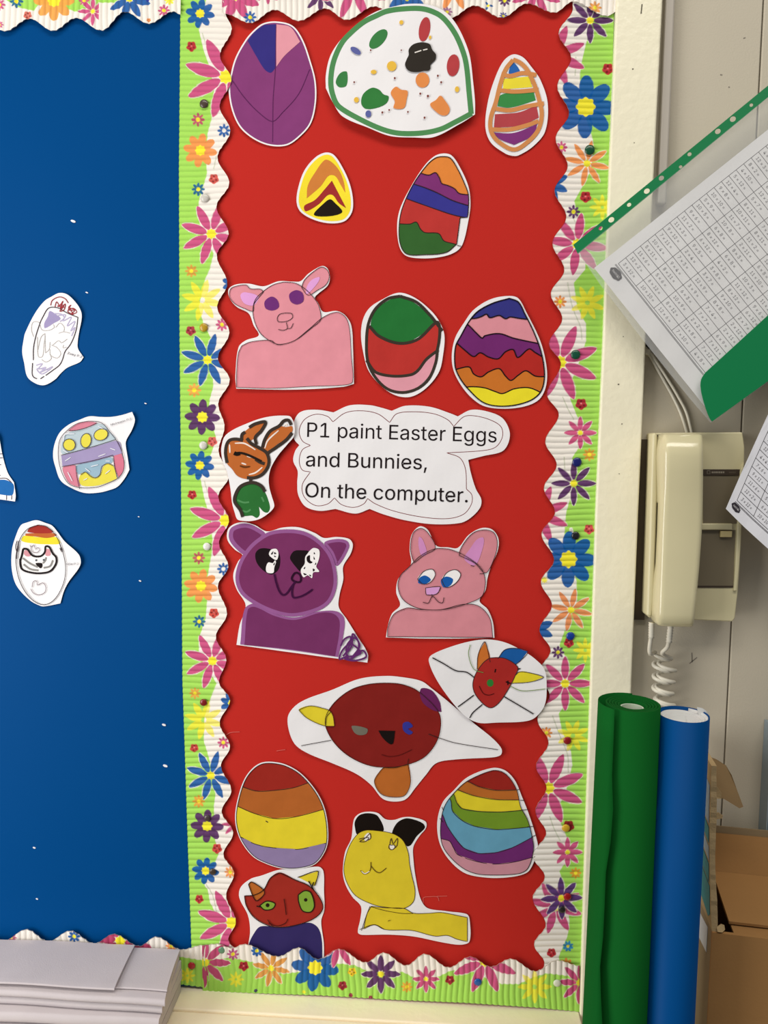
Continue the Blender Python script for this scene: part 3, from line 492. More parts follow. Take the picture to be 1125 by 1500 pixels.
border('border_strip', 'leftmost top border strip hanging over the blue panel', False, -365, 148, Tout(-365, 148), At, [(-365, 14), (-200, 4), (-110, 18), (-30, 8), (0, -5), (28, 12), (50, 17), (60, 6), (95, 12), (110, 18), (127, 20), (148, 14)],
       [('d', -60, 8, 34, PINK), ('r', -150, 8, 26, PBLUE), ('d', -235, 6, 32, PURP), ('r', -310, 8, 26, ORAN), ('r', 80, 2, 30, lin('e8a04a')), ('l', 42, 24, 6, lin('d37060')), ('s', 25, 3, 10, lin('1d6290')), ('s', 0, 8, 9, PINK), ('s', 1, 38, 6, PINK), ('d', 137, 18, 22, PINK), ('s', 124, 2, 8, PINK)], 0.0026, seed=5)
Bt2 = [(144, 44), (150, 46), (184, 19), (219, 36), (255, 18.5), (266, 23)]
border('border_strip', 'short top border strip over the blue panel, next to the upright strip', False, 146, 266, Tout(146, 266), Bt2, [(146, 5), (175, 5), (190, -8), (266, -8)],
       [('d', 190, -1, 32, PBLUE, dict(rot=14, w=5.5)), ('s', 241, 17, 9, PINK), ('s', 249, 1, 8, YELL), ('l', 219, 31, 3, ORAN), ('r', 217, -6, 10, lin('2a3aa0'))], 0.0036, seed=6)
Ct = [(325, 17), (331, 22), (367, 35), (403, 16), (438, 32), (477, 14), (508, 30.5), (549, 11), (585, 29), (623, 11), (659, 28), (695, 10), (735, 27.5), (772, 7), (812, 20), (839, 4), (889, 25), (906, 17)]
border('border_strip', 'long top border strip hanging over the red panel', False, 326, 905, Tout(326, 905), Ct, [(326, -20), (905, -20)],
       [('d', 346, -4, 36, PINK, dict(rot=20, w=7)), ('s', 367, 27, 9.5, PBLUE), ('d', 393, -12, 20, PINK, dict(rot=0)), ('d', 470, -6, 27, PURP, dict(rot=0)), ('d', 518, -18, 50, PINK, dict(rot=22, w=6.5)), ('r', 596, -8, 34, PBLUE), ('d', 664, -20, 38, ORAN, dict(rot=22)), ('s', 655, 19, 8, lin('a06a90')),
        ('r', 715, 10, 7, PBLUE, dict(n=3)), ('s', 739, 2, 9, PURP), ('d', 785, -10, 38, PINK, dict(rot=22)), ('s', 871, 13, 10, lin('dd9348')), ('s', 737, 25, 6, lin('4a4a90'))], 0.0036, lift=0.0012, seed=7)

# ------------------------------------------------------------------ push pins
def pin(px, py, base, hexc, label, r=5.2):
    c = P(px, py, -base); o = thing('push_pin', label, 'pin', tuple(c), 'push pins in the border')
    rr = r * 0.00079; prof = [(0, 1.0), (.35, .97), (.65, .82), (.88, .52), (1.0, .18), (.97, 0.0), (.25, -.05)]
    n = 20; V, F = [], []
    for a, h in prof[1:]:
        for k in range(n):
            t = 2 * math.pi * k / n; V.append((c[0] + rr * a * math.cos(t), c[1] - 0.0006 - 0.0019 * h, c[2] + rr * a * math.sin(t)))
    V.append((c[0], c[1] - 0.0025, c[2])); T = len(V) - 1
    for j in range(len(prof) - 2):
        for k in range(n): F.append((j * n + k, j * n + (k + 1) % n, (j + 1) * n + (k + 1) % n, (j + 1) * n + k))
    for k in range(n): F.append((T, (k + 1) % n, k))
    obj('pin_head', V, F, mat('pin_' + hexc, hexc, rough=0.25, spec=0.5), o, smooth=True)
    V, F = [], []
    for y, q in ((c[1] - 0.0006, .0006), (c[1] + base + 0.008, .0003)):
        for k in range(8): t = math.pi * k / 4; V.append((c[0] + q * math.cos(t), y, c[2] + q * math.sin(t)))
    for k in range(8): F.append((k, (k + 1) % 8, 8 + (k + 1) % 8, 8 + k))
    obj('pin_shaft', V, F, mat('steel', 'b8b8b8', rough=0.3, metal=1.0), o)
for a in [(299, 152.5, .0042, '4a3c34', 'dark brown push pin below the pink flower beside the purple egg', 6.3), (300.5, 290.5, .0042, 'c9c4bc', 'white push pin above the full pink flower on the left strip', 6.2), (298.7, 480, .0042, 'b38f1e', 'mustard push pin below the yellow flower on the left strip', 6.3),
          (298, 652.5, .0042, 'cfccc4', 'pale grey push pin between purple and blue flowers, left strip', 6.3), (303.3, 800.5, .0042, 'dedbd4', 'white ball push pin left of the purple bear drawing', 6.0), (298.3, 1028.7, .0042, '7d1518', 'dark red push pin above a yellow flower on the left strip', 5.6),
          (303.7, 1198, .0042, '4a3a3c', 'dark push pin stuck in the purple flower beside the striped egg', 5.2), (311.7, 1276.5, .0042, '43352a', 'dark brown push pin in the lowest blue flower, left strip', 5.4), (325, 1391, .0060, '5f8a6c', 'grey-green push pin at the bottom corner of the left strip', 5.9), (281, 1414, .0060, 'a8232c', 'red push pin beside the grey sugar paper stack', 6.0),
          (863.7, 220, .0042, '0c4a30', 'dark green push pin on the orange flower near the folder', 7.0), (843, 519.5, .0042, '0b4d36', 'dark green push pin on a pink petal, right strip', 6.8), (845, 677, .0042, '141a66', 'navy push pin on the purple flower, right strip', 6.8), (843, 784.5, .0042, '17171c', 'black push pin on the blue flower, right strip', 6.0), (835.5, 931.5, .0042, '123a92', 'blue push pin on a ladybird, right strip', 6.3),
          (831, 1084.5, .0042, '8e1a1e', 'dark red push pin on the yellow flower, right strip', 6.0), (828.7, 1212.5, .0042, 'cfa52c', 'yellow push pin on a ladybird, right strip', 6.0), (831, 1313, .0042, 'a3181d', 'red push pin on the lowest purple flower, right strip', 6.0), (823, 1332, .0042, '2a2724', 'black push pin under the red one at the lower right', 5.5),
          (700, 1438, .0062, '17529c', 'blue push pin on the long bottom strip', 6.0), (816, 1439.5, .0062, 'd6d8c4', 'white push pin at the right end of the bottom strip', 6.0)]:
    pin(a[0], a[1], a[2], a[3], a[4], a[5])

# ------------------------------------------------------------------ drawings on the red panel
kA, kB, kC, kD = K(250, 0, 3.409), K(560, 0, 3.214), K(250, 380, 3.409), K(560, 380, 3.214)
kE, kF, kG, kH = K(250, 740, 3.409), K(540, 740, 3.214), K(250, 1100, 3.409), K(540, 1100, 3.214)
kBig, kBun, kEye, kTx = K(470, 0, 4.6875), K(320, 600, 8.825), K(380, 780, 11.25), K(430, 590, 3.409)
kRed, kYel, kZ, kM, kEl, kBl = K(415, 980, 3.409), K(495, 1180, 5.625), K(20, 420, 9.375), K(70, 590, 7.5), K(10, 750, 9.375), K(0, 620, 10.714)
LINE = '3a2a2c'

c = Cut('egg_drawing', 'purple paper egg with navy and pink segments at its top', kA([(465,118),(530,110),(610,133),(660,200),(700,310),(725,410),(726,520),(700,620),(640,690),(580,728),(500,730),(420,700),(350,642),(310,560),(292,460),(300,380),(325,290),(375,200),(420,150)]), curl=.0028, cdir=20)
e = inset(c.outline, 2.2); c.fl('purple_area', e, '833c74', smooth=False)
c.fl('navy_segment', kA([(470,126,1),(528,124,1),(528,335,1),(500,364),(470,348),(430,285),(385,206,1),(425,157)]), '352f7c')
c.fl('pink_segment', kA([(528,124,1),(600,141),(648,212,1),(570,280),(528,335,1)]), 'dd95a2')
c.st('ink_line', [kA([(528,125),(523,340),(512,500),(510,712)]), kA([(303,395),(370,490),(450,572),(510,607),(560,562),(640,470),(695,350)])], .9, '5b2457')

c = Cut('egg_drawing', 'large white paper egg with green ring and many paint blobs', kBig([(520,45),(590,32),(700,33),(780,50),(860,92),(930,172),(990,290),(1025,400),(1045,560),(1058,700),(1058,788,1),(960,850),(780,942),(640,947),(480,937),(330,882),(150,802),(85,710),(35,608,1),(35,520),(60,400),(110,310),(200,210),(300,130),(400,75)]), base=.0070, curl=.002, cdir=70)
c.st('green_ring', [kBig([(1032,785),(1018,640),(1003,480),(983,380),(930,250),(860,150),(800,100),(700,66),(560,66),(450,82),(380,112),(300,152),(220,215),(150,290),(100,390),(76,480),(70,590),(95,690),(130,740),(250,812),(400,882),(530,917),(680,917),(820,890),(920,842),(1036,780)])], 7.6, '4f8a55')
for col, ps in (('3b7d45', [ell(395,270,82,42,-48), kBig([(120,520),(150,494),(180,496),(176,590),(128,602),(103,570)])]), ('347a3c', [kBig([(350,605),(400,618),(430,650),(466,665),(452,710),(390,742),(310,750),(278,715),(290,650)])]),
                ('b13f43', [ell(712,205,38,84,10)]), ('b13f43', [ell(908,452,43,76,6)]), ('e08b4c', [ell(698,552,47,52)]), ('e08b4c', [kBig([(515,598),(550,618),(595,628),(590,680),(570,745),(500,745),(508,700),(480,640)])]), ('e08b4c', [kBig([(820,660),(850,690),(885,750),(870,790),(835,797),(790,770),(750,720),(790,690)])]),
                ('e6b948', [ell(487,457,33,34), ell(363,498,20,15), ell(245,690,17,19), ell(935,617,15,20), ell(553,160,14,15), ell(750,262,9,13)]), ('5d63a0', [ell(240,353,40,20,32), ell(327,787,20,25)])):
    pts = []
    for p in ps:
        p = p if isinstance(p, list) else kBig([tuple(q) for q in p]); pts.append(curve(p, True, 2.0))
    c.blobs('paint_blob', pts, col)
c.fl('paint_blob', kBig([(604,380),(603,345),(630,312),(670,298),(710,297),(750,312),(766,350),(790,378),(786,415),(752,448),(754,475),(735,490),(705,490),(680,497),(640,500),(600,488),(578,450),(590,410)]), '2f2a25')
c.st('white_glint', [kBig([(645,366),(690,352)]), kBig([(702,350),(732,343)])], 1.6, 'e6dfd8')
c.blobs('paint_speck', [np.array(kBig([tuple(q) for q in ell(x, y, r, r * 1.2, n=8)])) for x, y, r in [(343,350,6),(230,570,6),(508,541,7),(803,525,7),(826,570,7),(683,648,7),(735,665,8),(423,778,7),(470,761,6),(598,773,6),(712,813,7),(553,350,5)]], '7d4038')

c = Cut('egg_drawing', 'small white paper egg with orange-outlined blue, yellow, green, red, purple bands', kB([(615,258),(660,270),(700,315),(745,380),(778,490),(766,620),(710,690),(640,733),(615,735),(580,725),(510,672),(485,600),(497,480),(530,370),(570,290)]), curl=.0022, cdir=10)
for nm, p, col in (('blue_tip', [(617,297),(648,342),(595,347)], '2b63ad'), ('band', [(570,372,1),(690,362,1),(706,412,1),(568,422,1)], 'e8d73c'), ('band', [(560,447),(712,432,1),(722,474,1),(600,508),(542,502,1)], '3c8a48'), ('band', [(530,540,1),(640,530),(725,498,1),(736,556,1),(650,592),(525,603,1)], 'b0444a'), ('band', [(522,626,1),(620,627),(728,586,1),(715,635),(620,684,1),(555,658)], '7e3478')):
    c.fl(nm, kB(p), col)
c.st('orange_outline', [kB(p) for p in ([(615,285),(580,330),(555,400),(535,480),(510,560),(512,620),(545,668),(620,706),(690,665),(735,610),(750,540),(737,470),(715,400),(680,330),(648,298),(615,283)], [(560,350),(600,360),(660,347),(725,356)], [(548,426),(620,433),(735,425)], [(533,515),(600,521),(680,502),(760,490)], [(513,612),(600,611),(680,592),(735,572)])], 6.2, 'cf8a52')

c = Cut('egg_drawing', 'smallest yellow paper egg with orange and red peaks above a black triangle', kA([(775,763),(815,775),(860,840),(895,920),(911,1000),(905,1062),(870,1105),(800,1116),(720,1100),(650,1060),(630,1010),(640,930),(670,850),(725,785)]), curl=.002)
c.fl('yellow_area', inset(c.outline, 3.2), 'f2dc35', smooth=False)
c.fl('orange_peak', kA([(770,800),(800,808),(840,850),(865,910),(873,965,1),(850,925),(822,880),(790,878),(750,930),(680,992,1),(685,930),(720,865)]), 'cf7f3c')
c.fl('red_peak', kA([(805,903,1),(840,970),(876,1040,1),(840,1015),(810,975),(785,975),(740,1020),(675,1057),(668,1030),(720,1000),(770,945)]), '9c2f2e')
c.fl('black_triangle', kA([(797,996),(818,1012),(857,1060),(790,1081),(716,1073),(770,1012)]), '1f1712')

c = Cut('egg_drawing', 'tall tilted paper egg with orange, purple, blue, red and green waves', kB([(285,726),(325,735),(365,790),(405,880),(415,960),(405,1040),(378,1150),(345,1187),(280,1210),(180,1218),(110,1205),(80,1160),(70,1060),(85,980),(140,870),(200,780),(245,738)]), curl=.0022, cdir=60)
e = curve(kB([(285,741),(320,749),(355,800),(388,870),(405,920),(404,1000),(400,1024,1),(366,1026,1),(350,1150,1),(300,1190),(200,1201),(115,1198),(85,1150),(80,1060),(95,980),(145,870),(210,780),(250,747)]))
c.egg(e, 'e0853c', [(kB(l), col) for l, col in (([(150,800),(190,820),(220,826),(250,815),(268,838),(280,865),(310,875),(340,890),(362,912),(420,920)], '7d3272'), ([(130,862),(200,885),(260,910),(330,945),(420,974)], '38368c'), ([(90,928),(150,950),(250,985),(340,1015),(420,1030)], 'ba3733'), ([(70,1055),(130,1056),(160,1047),(180,1080),(200,1096),(265,1101),(290,1135),(330,1147),(370,1157)], '35622e'))], lw=1.2, lcol='33201f')
c.st('ink_line', [kB([(352,1156),(370,1161)])], 1, LINE)

c = Cut('bear_drawing', 'pink paper bear with purple eyes and rounded body', kC([(757,35),(785,48),(796,95),(785,132),(740,170),(720,192),(735,215),(762,262),(830,258),(872,280),(902,330),(911,450),(916,622,1),(860,637),(600,651),(330,646,1),(325,580),(340,440),(375,405),(440,380),(415,330),(390,270),(330,237),(295,192),(291,150),(325,127),(390,122),(465,135),(540,110),(610,112),(650,110),(690,72)]), curl=.003, cdir=80)
PK = 'dd8f9b'
bo = kC([(357,432),(400,413),(500,405),(530,425),(560,425),(620,405),(690,350),(762,290),(830,265),(873,288),(893,340),(903,480),(910,610),(880,627),(700,635),(500,645),(332,640,1),(332,560),(340,470)])
he = kC([(565,115),(620,120),(660,140),(700,175),(735,220),(750,270),(748,305),(700,345),(620,405),(545,425),(500,410),(450,370),(420,310),(412,250),(425,200),(465,160),(515,128)])
le = kC([(465,164),(450,150),(400,148),(380,130),(330,135),(301,150),(297,190),(325,225),(370,247),(412,260),(418,222)]); re = kC([(655,142),(670,105),(720,60),(757,41),(787,60),(793,95),(775,130),(735,155),(688,180)])
c.fl('body', bo, PK); c.fl('ear', le, PK); c.fl('ear', re, PK); c.fl('head', he, PK)
c.fl('inner_ear', kC([(350,180),(370,165),(440,187),(415,230),(368,220)]), 'dfa0d8'); c.fl('inner_ear', kC([(680,142),(705,105),(745,90),(740,112),(710,150),(680,175)]), 'dfa0d8')
for p in ([(505,187),(535,205),(541,240),(510,256),(475,245),(471,210)], [(628,155),(660,170),(663,210),(630,226),(600,210),(594,175)]): c.fl('eye', kC(p), '6d2f74')
c.st('ink_outline', [p + [p[0]] for p in (bo, he, le, re)], .8, LINE)
c.st('nose', [kC([(572,268),(605,272),(610,290),(585,308),(540,312),(533,295),(545,275),(575,268)])], .9, LINE); c.st('mouth', [kC([(578,315),(583,345),(562,355),(538,350)]), kC([(583,345),(600,345),(613,320)])], .9, LINE)

c = Cut('egg_drawing', 'green, red and pink paper egg with thick black outlines', [(584,429),(607,436),(632,456),(645,474),(651,492),(649,520),(643,545),(625,568),(603,581),(582,580),(560,567),(540,543),(532,515),(529,490),(532,468),(541,452),(558,440)], curl=.0024, cdir=0)
for nm, p, col in (('band', [(586,435),(610,446),(636,472),(615,492),(590,503),(570,500),(552,492),(543,478),(550,456),(566,442)], '257034'), ('band', [(541,478,1),(560,497),(585,504),(612,498),(638,474,1),(645,488),(642,508),(625,525),(606,545),(590,549),(565,548),(545,538),(537,510)], 'b8342f'), ('band', [(541,538,1),(570,551),(600,551),(620,534),(638,518,1),(636,535),(625,555),(605,571),(588,575),(562,564)], 'dd98a6')):
    c.fl(nm, p, col)
c.st('black_outline', [[(586,434),(568,438),(550,453),(540,474),(537,500),(539,530),(550,553),(568,570),(590,575),(612,569),(628,555),(638,532),(641,512)], [(586,434),(610,443),(630,462),(641,476),(648,485)], [(541,478),(556,493),(585,503),(612,497),(640,472),(644,480),(643,500),(640,515)], [(537,528),(550,545),(575,551),(602,549),(612,543),(625,526),(642,513)]], 4.2, '3b332c')

c = Cut('egg_drawing', 'paper egg in navy, pink, purple, red, orange and yellow zigzags', kD([(595,173),(640,185),(680,255),(737,370),(762,450),(775,540),(766,610),(735,662),(670,692),(570,703),(480,691),(420,652),(370,592),(335,522),(327,450),(343,370),(385,298),(430,238),(510,188)]), curl=.0026, cdir=15)
e = curve(kD([(597,185,1),(640,203),(672,262),(715,350),(747,440),(762,545),(745,622),(690,667),(580,691),(480,676),(400,606),(360,550),(342,500),(345,410),(370,360),(410,290),(450,245),(520,207)]))
c.egg(e, '35357f', [(kD(l), col) for l, col in (([(400,280),(440,278),(465,270),(490,259),(505,275),(550,265),(580,280),(600,272),(640,278),(700,286)], 'd98e99'), ([(380,295),(405,310),(440,345),(470,371),(482,360),(550,350),(620,372),(760,402)], '702a6c'), ([(330,380),(352,397),(390,430),(430,458),(460,440),(500,460),(545,468),(580,435),(615,425),(637,462),(690,422),(720,440),(770,470)], 'b02b25'), ([(325,527),(370,512),(410,508),(430,540),(465,553),(500,530),(550,515),(580,550),(605,570),(640,545),(675,525),(720,550),(780,552)], 'c8722b'), ([(370,606),(420,600),(480,605),(530,622),(565,632),(620,610),(690,605),(760,634)], 'eadb2e'))], lw=1.7, lcol='1c1216', over=1.2)

c = Cut('bunny_drawing', 'brown painted paper bunny with long ears and green body', kBun([(900,80),(938,95),(982,190),(978,340),(900,440),(780,580),(710,690),(670,780),(650,900),(660,1010),(690,1120),(724,1230),(715,1272),(650,1340),(540,1410),(430,1438),(330,1437),(250,1417),(215,1330),(180,1210),(160,1050),(140,930),(110,790),(60,680),(38,560),(40,480),(80,350),(180,268),(350,188),(540,118),(720,83)]), base=.0058, curl=.0018, cdir=90)
BR, BK = 'b9652f', '3a302a'
c.fl('body', kBun([(440,940),(540,970),(600,1060),(640,1150),(670,1270),(640,1330),(590,1320),(528,1255,1),(537,1360),(500,1400),(440,1370),(330,1370),(270,1280),(210,1190),(215,1120),(270,1010),(340,960)]), '2b6b32')
c.st('paint_streak', [kBun([(250,1170),(330,1200),(400,1195)]), kBun([(300,1300),(370,1320),(420,1290)]), kBun([(560,1130),(590,1190)])], 2.6, '4f8a55')
c.fl('ear', kBun([(300,340),(370,260),(480,190),(605,160),(560,260),(500,350),(430,395),(370,412),(310,395)]), BR); c.fl('ear', kBun([(565,500),(600,385),(660,295),(760,215),(880,225),(955,215),(955,290),(870,380),(760,450),(640,545)]), BR)
c.fl('head', kBun([(190,385),(300,390),(420,440),(520,500),(620,550),(655,640),(640,760),(570,840),(450,890),(330,892),(240,850),(180,770),(110,690),(92,590),(97,480),(130,410)]), BR)
c.st('white_gap', [kBun([(215,435),(330,435),(420,480),(480,520)]), kBun([(145,450),(150,560)]), kBun([(395,840),(480,815),(570,745)]), kBun([(600,500),(640,400),(780,270)]), kBun([(840,215),(880,190),(890,215)]), kBun([(300,690),(360,710)]), kBun([(370,600),(440,620)])], 2.2, 'e8dcd4', taper=True)
c.st('black_outline', [kBun(p) for p in ([(115,690),(95,560),(110,450),(150,395),(230,382),(320,400)], [(370,370),(430,440),(520,490),(620,555),(655,650),(640,740),(570,835),(470,880),(370,880)], [(480,640),(540,680),(600,700)], [(300,390),(310,320),(350,290)], [(400,230),(480,185),(612,162),(560,270),(480,360),(495,450)], [(570,490),(600,390),(670,280),(790,210),(850,145),(910,140),(945,200)], [(955,300),(880,390),(760,480),(640,560)], [(415,895),(425,945)], [(320,1385),(290,1300),(215,1190),(220,1110),(280,1000),(380,950),(470,945),(560,990),(605,1060)])], 4.7, BK)
c.st('eye_line', [kBun([(215,565),(290,560),(380,585),(480,630),(560,670)])], 3.4, '241a14'); c.st('eye_line', [kBun([(205,560),(240,575),(280,565)])], 5.5, '17100c'); c.st('mouth', [kBun([(280,725),(340,742),(410,735)])], 2.4, '5b3215', taper=True)

# the caption cloud
c = Cut('caption_sign', 'white cloud-shaped paper sign with a printed caption about Easter eggs', kTx([(60,38),(130,36),(200,48,1),(280,13),(380,12),(440,25),(490,40,1),(560,15),(680,20),(780,52),(820,68,1),(885,36),(960,42),(1040,75),(1077,140),(1072,200),(1040,243),(950,265),(872,285,1),(885,350),(910,430),(937,482),(930,525),(880,577),(830,600),(700,606),(560,587),(450,557),(380,530,1),(310,553),(210,530,1),(130,539),(60,517),(25,460),(20,400),(22,340),(0,290),(10,240),(30,212,1),(5,180),(3,100),(25,55)]), curl=.0022, cdir=0, group=None, cat='sign')
c.st('cloud_line', [kTx([(85,213),(45,190),(30,140),(55,85),(110,58),(170,68),(197,95,1),(260,50),(340,40),(420,55),(480,98,1),(515,55),(600,45),(700,55),(770,85),(800,118,1),(850,70),(900,65),(980,85),(1035,120),(1042,170),(1010,220),(950,238),(765,250,1),(830,275),(858,330),(863,430,1),(890,460),(888,505),(850,555),(770,578),(640,570),(500,540),(410,505),(370,478,1),(350,505),(300,522),(240,508),(205,475,1),(170,505),(110,512),(55,470),(45,410),(85,345,1),(45,335),(30,290),(45,235),(85,213)])], .9, '7a2a2e')
for body, a, b in (('P1 paint Easter Eggs', (450.2, 640), (727, 648)), ('and Bunnies,', (448.3, 683), (625, 687.7)), ('On the computer.', (447.3, 728), (684.8, 735.8))):
    c.mesh('lettering', text2(body, a, b, 21.2), '1d1416')

c = Cut('bear_drawing', 'purple paper bear with scribbled black and white eyes', kE([(320,93),(365,84),(420,98),(482,130),(560,111),(640,110),(720,138),(765,163),(830,158),(892,168),(910,195),(900,240),(862,305),(862,370),(843,450),(840,510),(880,570),(930,650),(985,740),(983,784,1),(700,747),(330,696,1),(345,600),(375,500),(330,420),(313,350),(338,280),(360,250),(320,220),(285,172),(288,120)]), curl=.0028, cdir=85)
MV, PU = '93588f', '72305f'
hd = curve(kE([(600,120),(680,135),(750,180),(800,240),(825,310),(830,400),(800,480),(740,525),(620,556),(520,540),(420,495),(350,440),(325,370),(340,290),(380,220),(430,170),(500,130)]))
l1 = curve(kE([(370,90),(430,108),(475,150),(380,248),(325,215),(293,165),(303,113)])); l2 = curve(kE([(768,187),(830,168),(882,178),(892,210),(832,303),(800,240)]))
bd = curve(kE([(372,515),(430,490),(520,540),(620,560),(740,530),(830,530),(867,565),(862,650),(837,756,1),(600,722),(349,693,1)]))
c.fl('ear', l1, MV, smooth=False); c.fl('inner_ear', inset(l1, 6.2), PU, smooth=False); c.fl('ear', l2, MV, smooth=False); c.fl('inner_ear', inset(l2, 4.6), PU, smooth=False)
c.fl('body', bd, MV, smooth=False); c.fl('body_fill', kE([(387,520),(420,507),(520,552),(620,572),(745,537),(810,540),(842,572),(840,650),(822,752,1),(600,718),(370,696,1)]), PU)
c.fl('head', hd, MV, smooth=False); c.fl('face', inset(hd, 5.4), '76315f', smooth=False)
c.fl('eye', kEye([(70,255),(150,262),(250,290),(330,340),(347,500),(310,620),(210,690),(120,660),(20,580),(-50,470),(-60,340),(0,270)]), '1c1216'); c.fl('eye', kEye([(520,370),(580,300),(700,290),(830,310),(840,420),(760,560),(690,645),(600,560),(510,430)]), '1c1216')
c.fl('eye_white', kEye([(215,270),(290,270),(320,350),(290,450),(220,420),(162,360),(180,300)]), 'f0eceb'); c.fl('eye_white', kEye([(150,490),(230,500),(262,450),(280,480),(250,570),(235,660),(130,655),(112,580)]), 'f0eceb')
c.fl('eye_white', kEye([(840,290),(900,250),(985,280),(995,380),(970,480),(940,560),(992,640),(890,655),(870,750),(800,700),(730,735),(685,620),(750,510),(760,400),(800,340)]), 'f0eceb')
c.blobs('eye_mark', [curve(kEye(p), True, 1.0) for p in ([(195,350),(235,305),(215,360)], [(250,320),(285,345),(250,350)], [(245,375),(280,395),(255,400)], [(235,520),(262,490),(245,540)], [(785,400),(835,370),(842,455),(880,485),(840,507),(790,470)], [(905,320),(925,350),(900,350)], [(900,390),(920,440),(900,440)], [(935,490),(940,520),(915,530)], [(885,590),(920,610),(890,640)], [(730,590),(760,560),(750,600)], [(725,665),(785,685),(750,700)], [(820,690),(855,700),(850,725)])], '1c1216')
c.st('nose', [kEye([(600,655),(650,670),(685,720),(680,800),(640,815),(560,790),(535,750),(570,680),(600,655)])], 2.6, '2a0d26'); c.st('mouth', [kEye([(250,680),(280,820),(330,960),(390,1025),(450,1000),(530,890),(600,800)]), kEye([(560,860),(540,960),(560,1062),(650,1058),(760,1012),(880,932)])], 2.5, '3a0e38')
c.st('scribble', [kE([(850,700),(870,665),(900,655),(885,720),(862,750),(905,700),(910,640),(940,685),(930,740),(890,765),(880,700),(920,660),(945,700),(905,760),(960,722),(978,752),(920,772),(870,760),(950,735),(900,690),(860,720),(845,765),(890,745)])], 2.6, '5f2a66')

c = Cut('rabbit_drawing', 'pink paper rabbit with blue eyes and pointed ears', kF([(240,99),(278,115),(318,190),(375,198),(420,200),(470,140),(530,107),(580,113),(610,155),(608,210),(575,290),(560,340),(550,400),(522,450),(560,490),(585,550),(592,623,1),(300,627),(82,620,1),(90,570),(110,510),(148,470),(130,410),(138,350),(170,308),(200,275),(193,210),(203,138)]), curl=.003, cdir=80)
PR = 'd18791'
he = kF([(375,205),(440,230),(520,285),(545,330),(548,380),(530,430),(460,463),(380,485),(300,492),(220,480),(160,440),(138,380),(150,330),(190,290),(240,240),(310,205)]); bo = kF([(180,482),(250,490),(340,490),(450,465),(520,475),(570,530),(584,621,1),(90,616,1),(92,570),(120,510)])
le = kF([(215,270),(198,210),(210,130),(245,108),(280,130),(314,200),(260,235)]); re = kF([(425,235),(440,190),(490,130),(545,115),(590,130),(605,180),(590,250),(550,318),(500,272)])
c.fl('body', bo, PR); c.fl('ear', le, PR); c.fl('ear', re, PR); c.fl('head', he, PR)
c.fl('inner_ear', kF([(250,238),(235,190),(238,148),(255,162),(274,228)]), 'cf8cc0'); c.fl('inner_ear', kF([(450,252),(480,200),(510,160),(540,152),(537,200),(500,282)]), 'cf8cc0')
for w, b in (([(230,347),(260,310),(300,301),(314,325),(290,362),(255,370)], [(236,345),(265,330),(293,350),(270,369),(235,366)]), ([(343,352),(370,315),(410,303),(433,325),(410,365),(365,386)], [(340,352),(365,335),(397,348),(385,377),(353,386)])):
    c.fl('eye_white', kF(w), 'f0ecec'); c.fl('eye', kF(b), '1a5aa8')
c.fl('nose', kF([(268,388,1),(337,384,1),(320,416),(273,420,1)]), 'd59bd0')
c.st('ink_outline', [p + [p[0]] for p in (he, bo, le, re)] + [kF(q + [q[0]]) for q in ([(230,347),(260,310),(300,301),(314,325),(290,362),(255,370)], [(343,352),(370,315),(410,303),(433,325),(410,365),(365,386)], [(268,388),(337,384),(320,416),(273,420)])] + [kF([(480,283),(497,287)]), kF([(522,322),(545,320)])], .9, LINE)
c.st('mouth', [kF([(255,455),(280,460),(300,428),(330,455),(348,458),(354,433)]), kF([(297,418),(300,432)])], 1.0, '40272c')

c = Cut('cat_drawing', 'white oval cut-out of a small red cat with whiskers', kF([(480,640),(560,632),(640,645),(720,682),(782,722),(827,772),(837,850),(827,940),(780,1000),(720,1018),(600,1023),(520,1024),(460,997),(390,922),(320,820),(283,732),(294,705),(380,668)]), base=.0058, curl=.002, cdir=0)
c.fl('ear', kF([(510,772,1),(516,700),(547,642,1),(572,722),(532,775)]), 'c86f2f'); c.fl('ear', kF([(608,722,1),(640,680),(690,672),(748,688,1),(715,730),(692,748,1)]), '1c5aa0'); c.fl('ear', kF([(665,838,1),(710,783),(770,790),(822,808,1),(760,830)]), 'e0cf30')
c.fl('head', kF([(570,718),(640,720),(702,762),(690,800),(660,860),(612,930),(575,953),(540,935),(500,885),(490,840),(505,790),(540,740)]), 'a52a26')
c.fl('nose', kF([tuple(q) for q in ell(572, 836, 16, 18, n=12)]), '2f7a35'); c.st('ink_outline', [kF(p) for p in ([(510,772),(516,700),(547,642),(572,738)], [(608,722),(640,680),(690,672),(748,688),(715,730),(692,748)], [(690,800),(710,783),(770,790),(822,808),(760,830),(665,838)], [(570,718),(640,720),(702,762),(690,800),(660,860),(612,930),(575,953),(540,935),(500,885),(490,840),(505,790),(540,740),(570,718)])], .9, LINE)
c.st('eye', [kF([(597,770),(594,786)]), kF([(645,830),(668,838)]), kF([(655,825),(655,845)]), kF([(700,770),(714,768)])], 1.7, '1d1010'); c.st('mouth', [kF([(520,850),(540,885),(565,893),(590,886)])], 1.0, '4f0f10')
c.st('whisker', [kF([(300,715),(355,745),(410,777),(460,785),(497,810)]), kF([(495,892),(420,947)]), kF([(535,936),(490,975),(475,1000)]), kF([(635,898),(775,980)])], 1.5, '221a1c'); c.st('green_line', [kF([(478,655),(470,700),(495,770),(540,787)]), kF([(665,850),(720,872),(830,862)])], 1.0, '6f8a46')

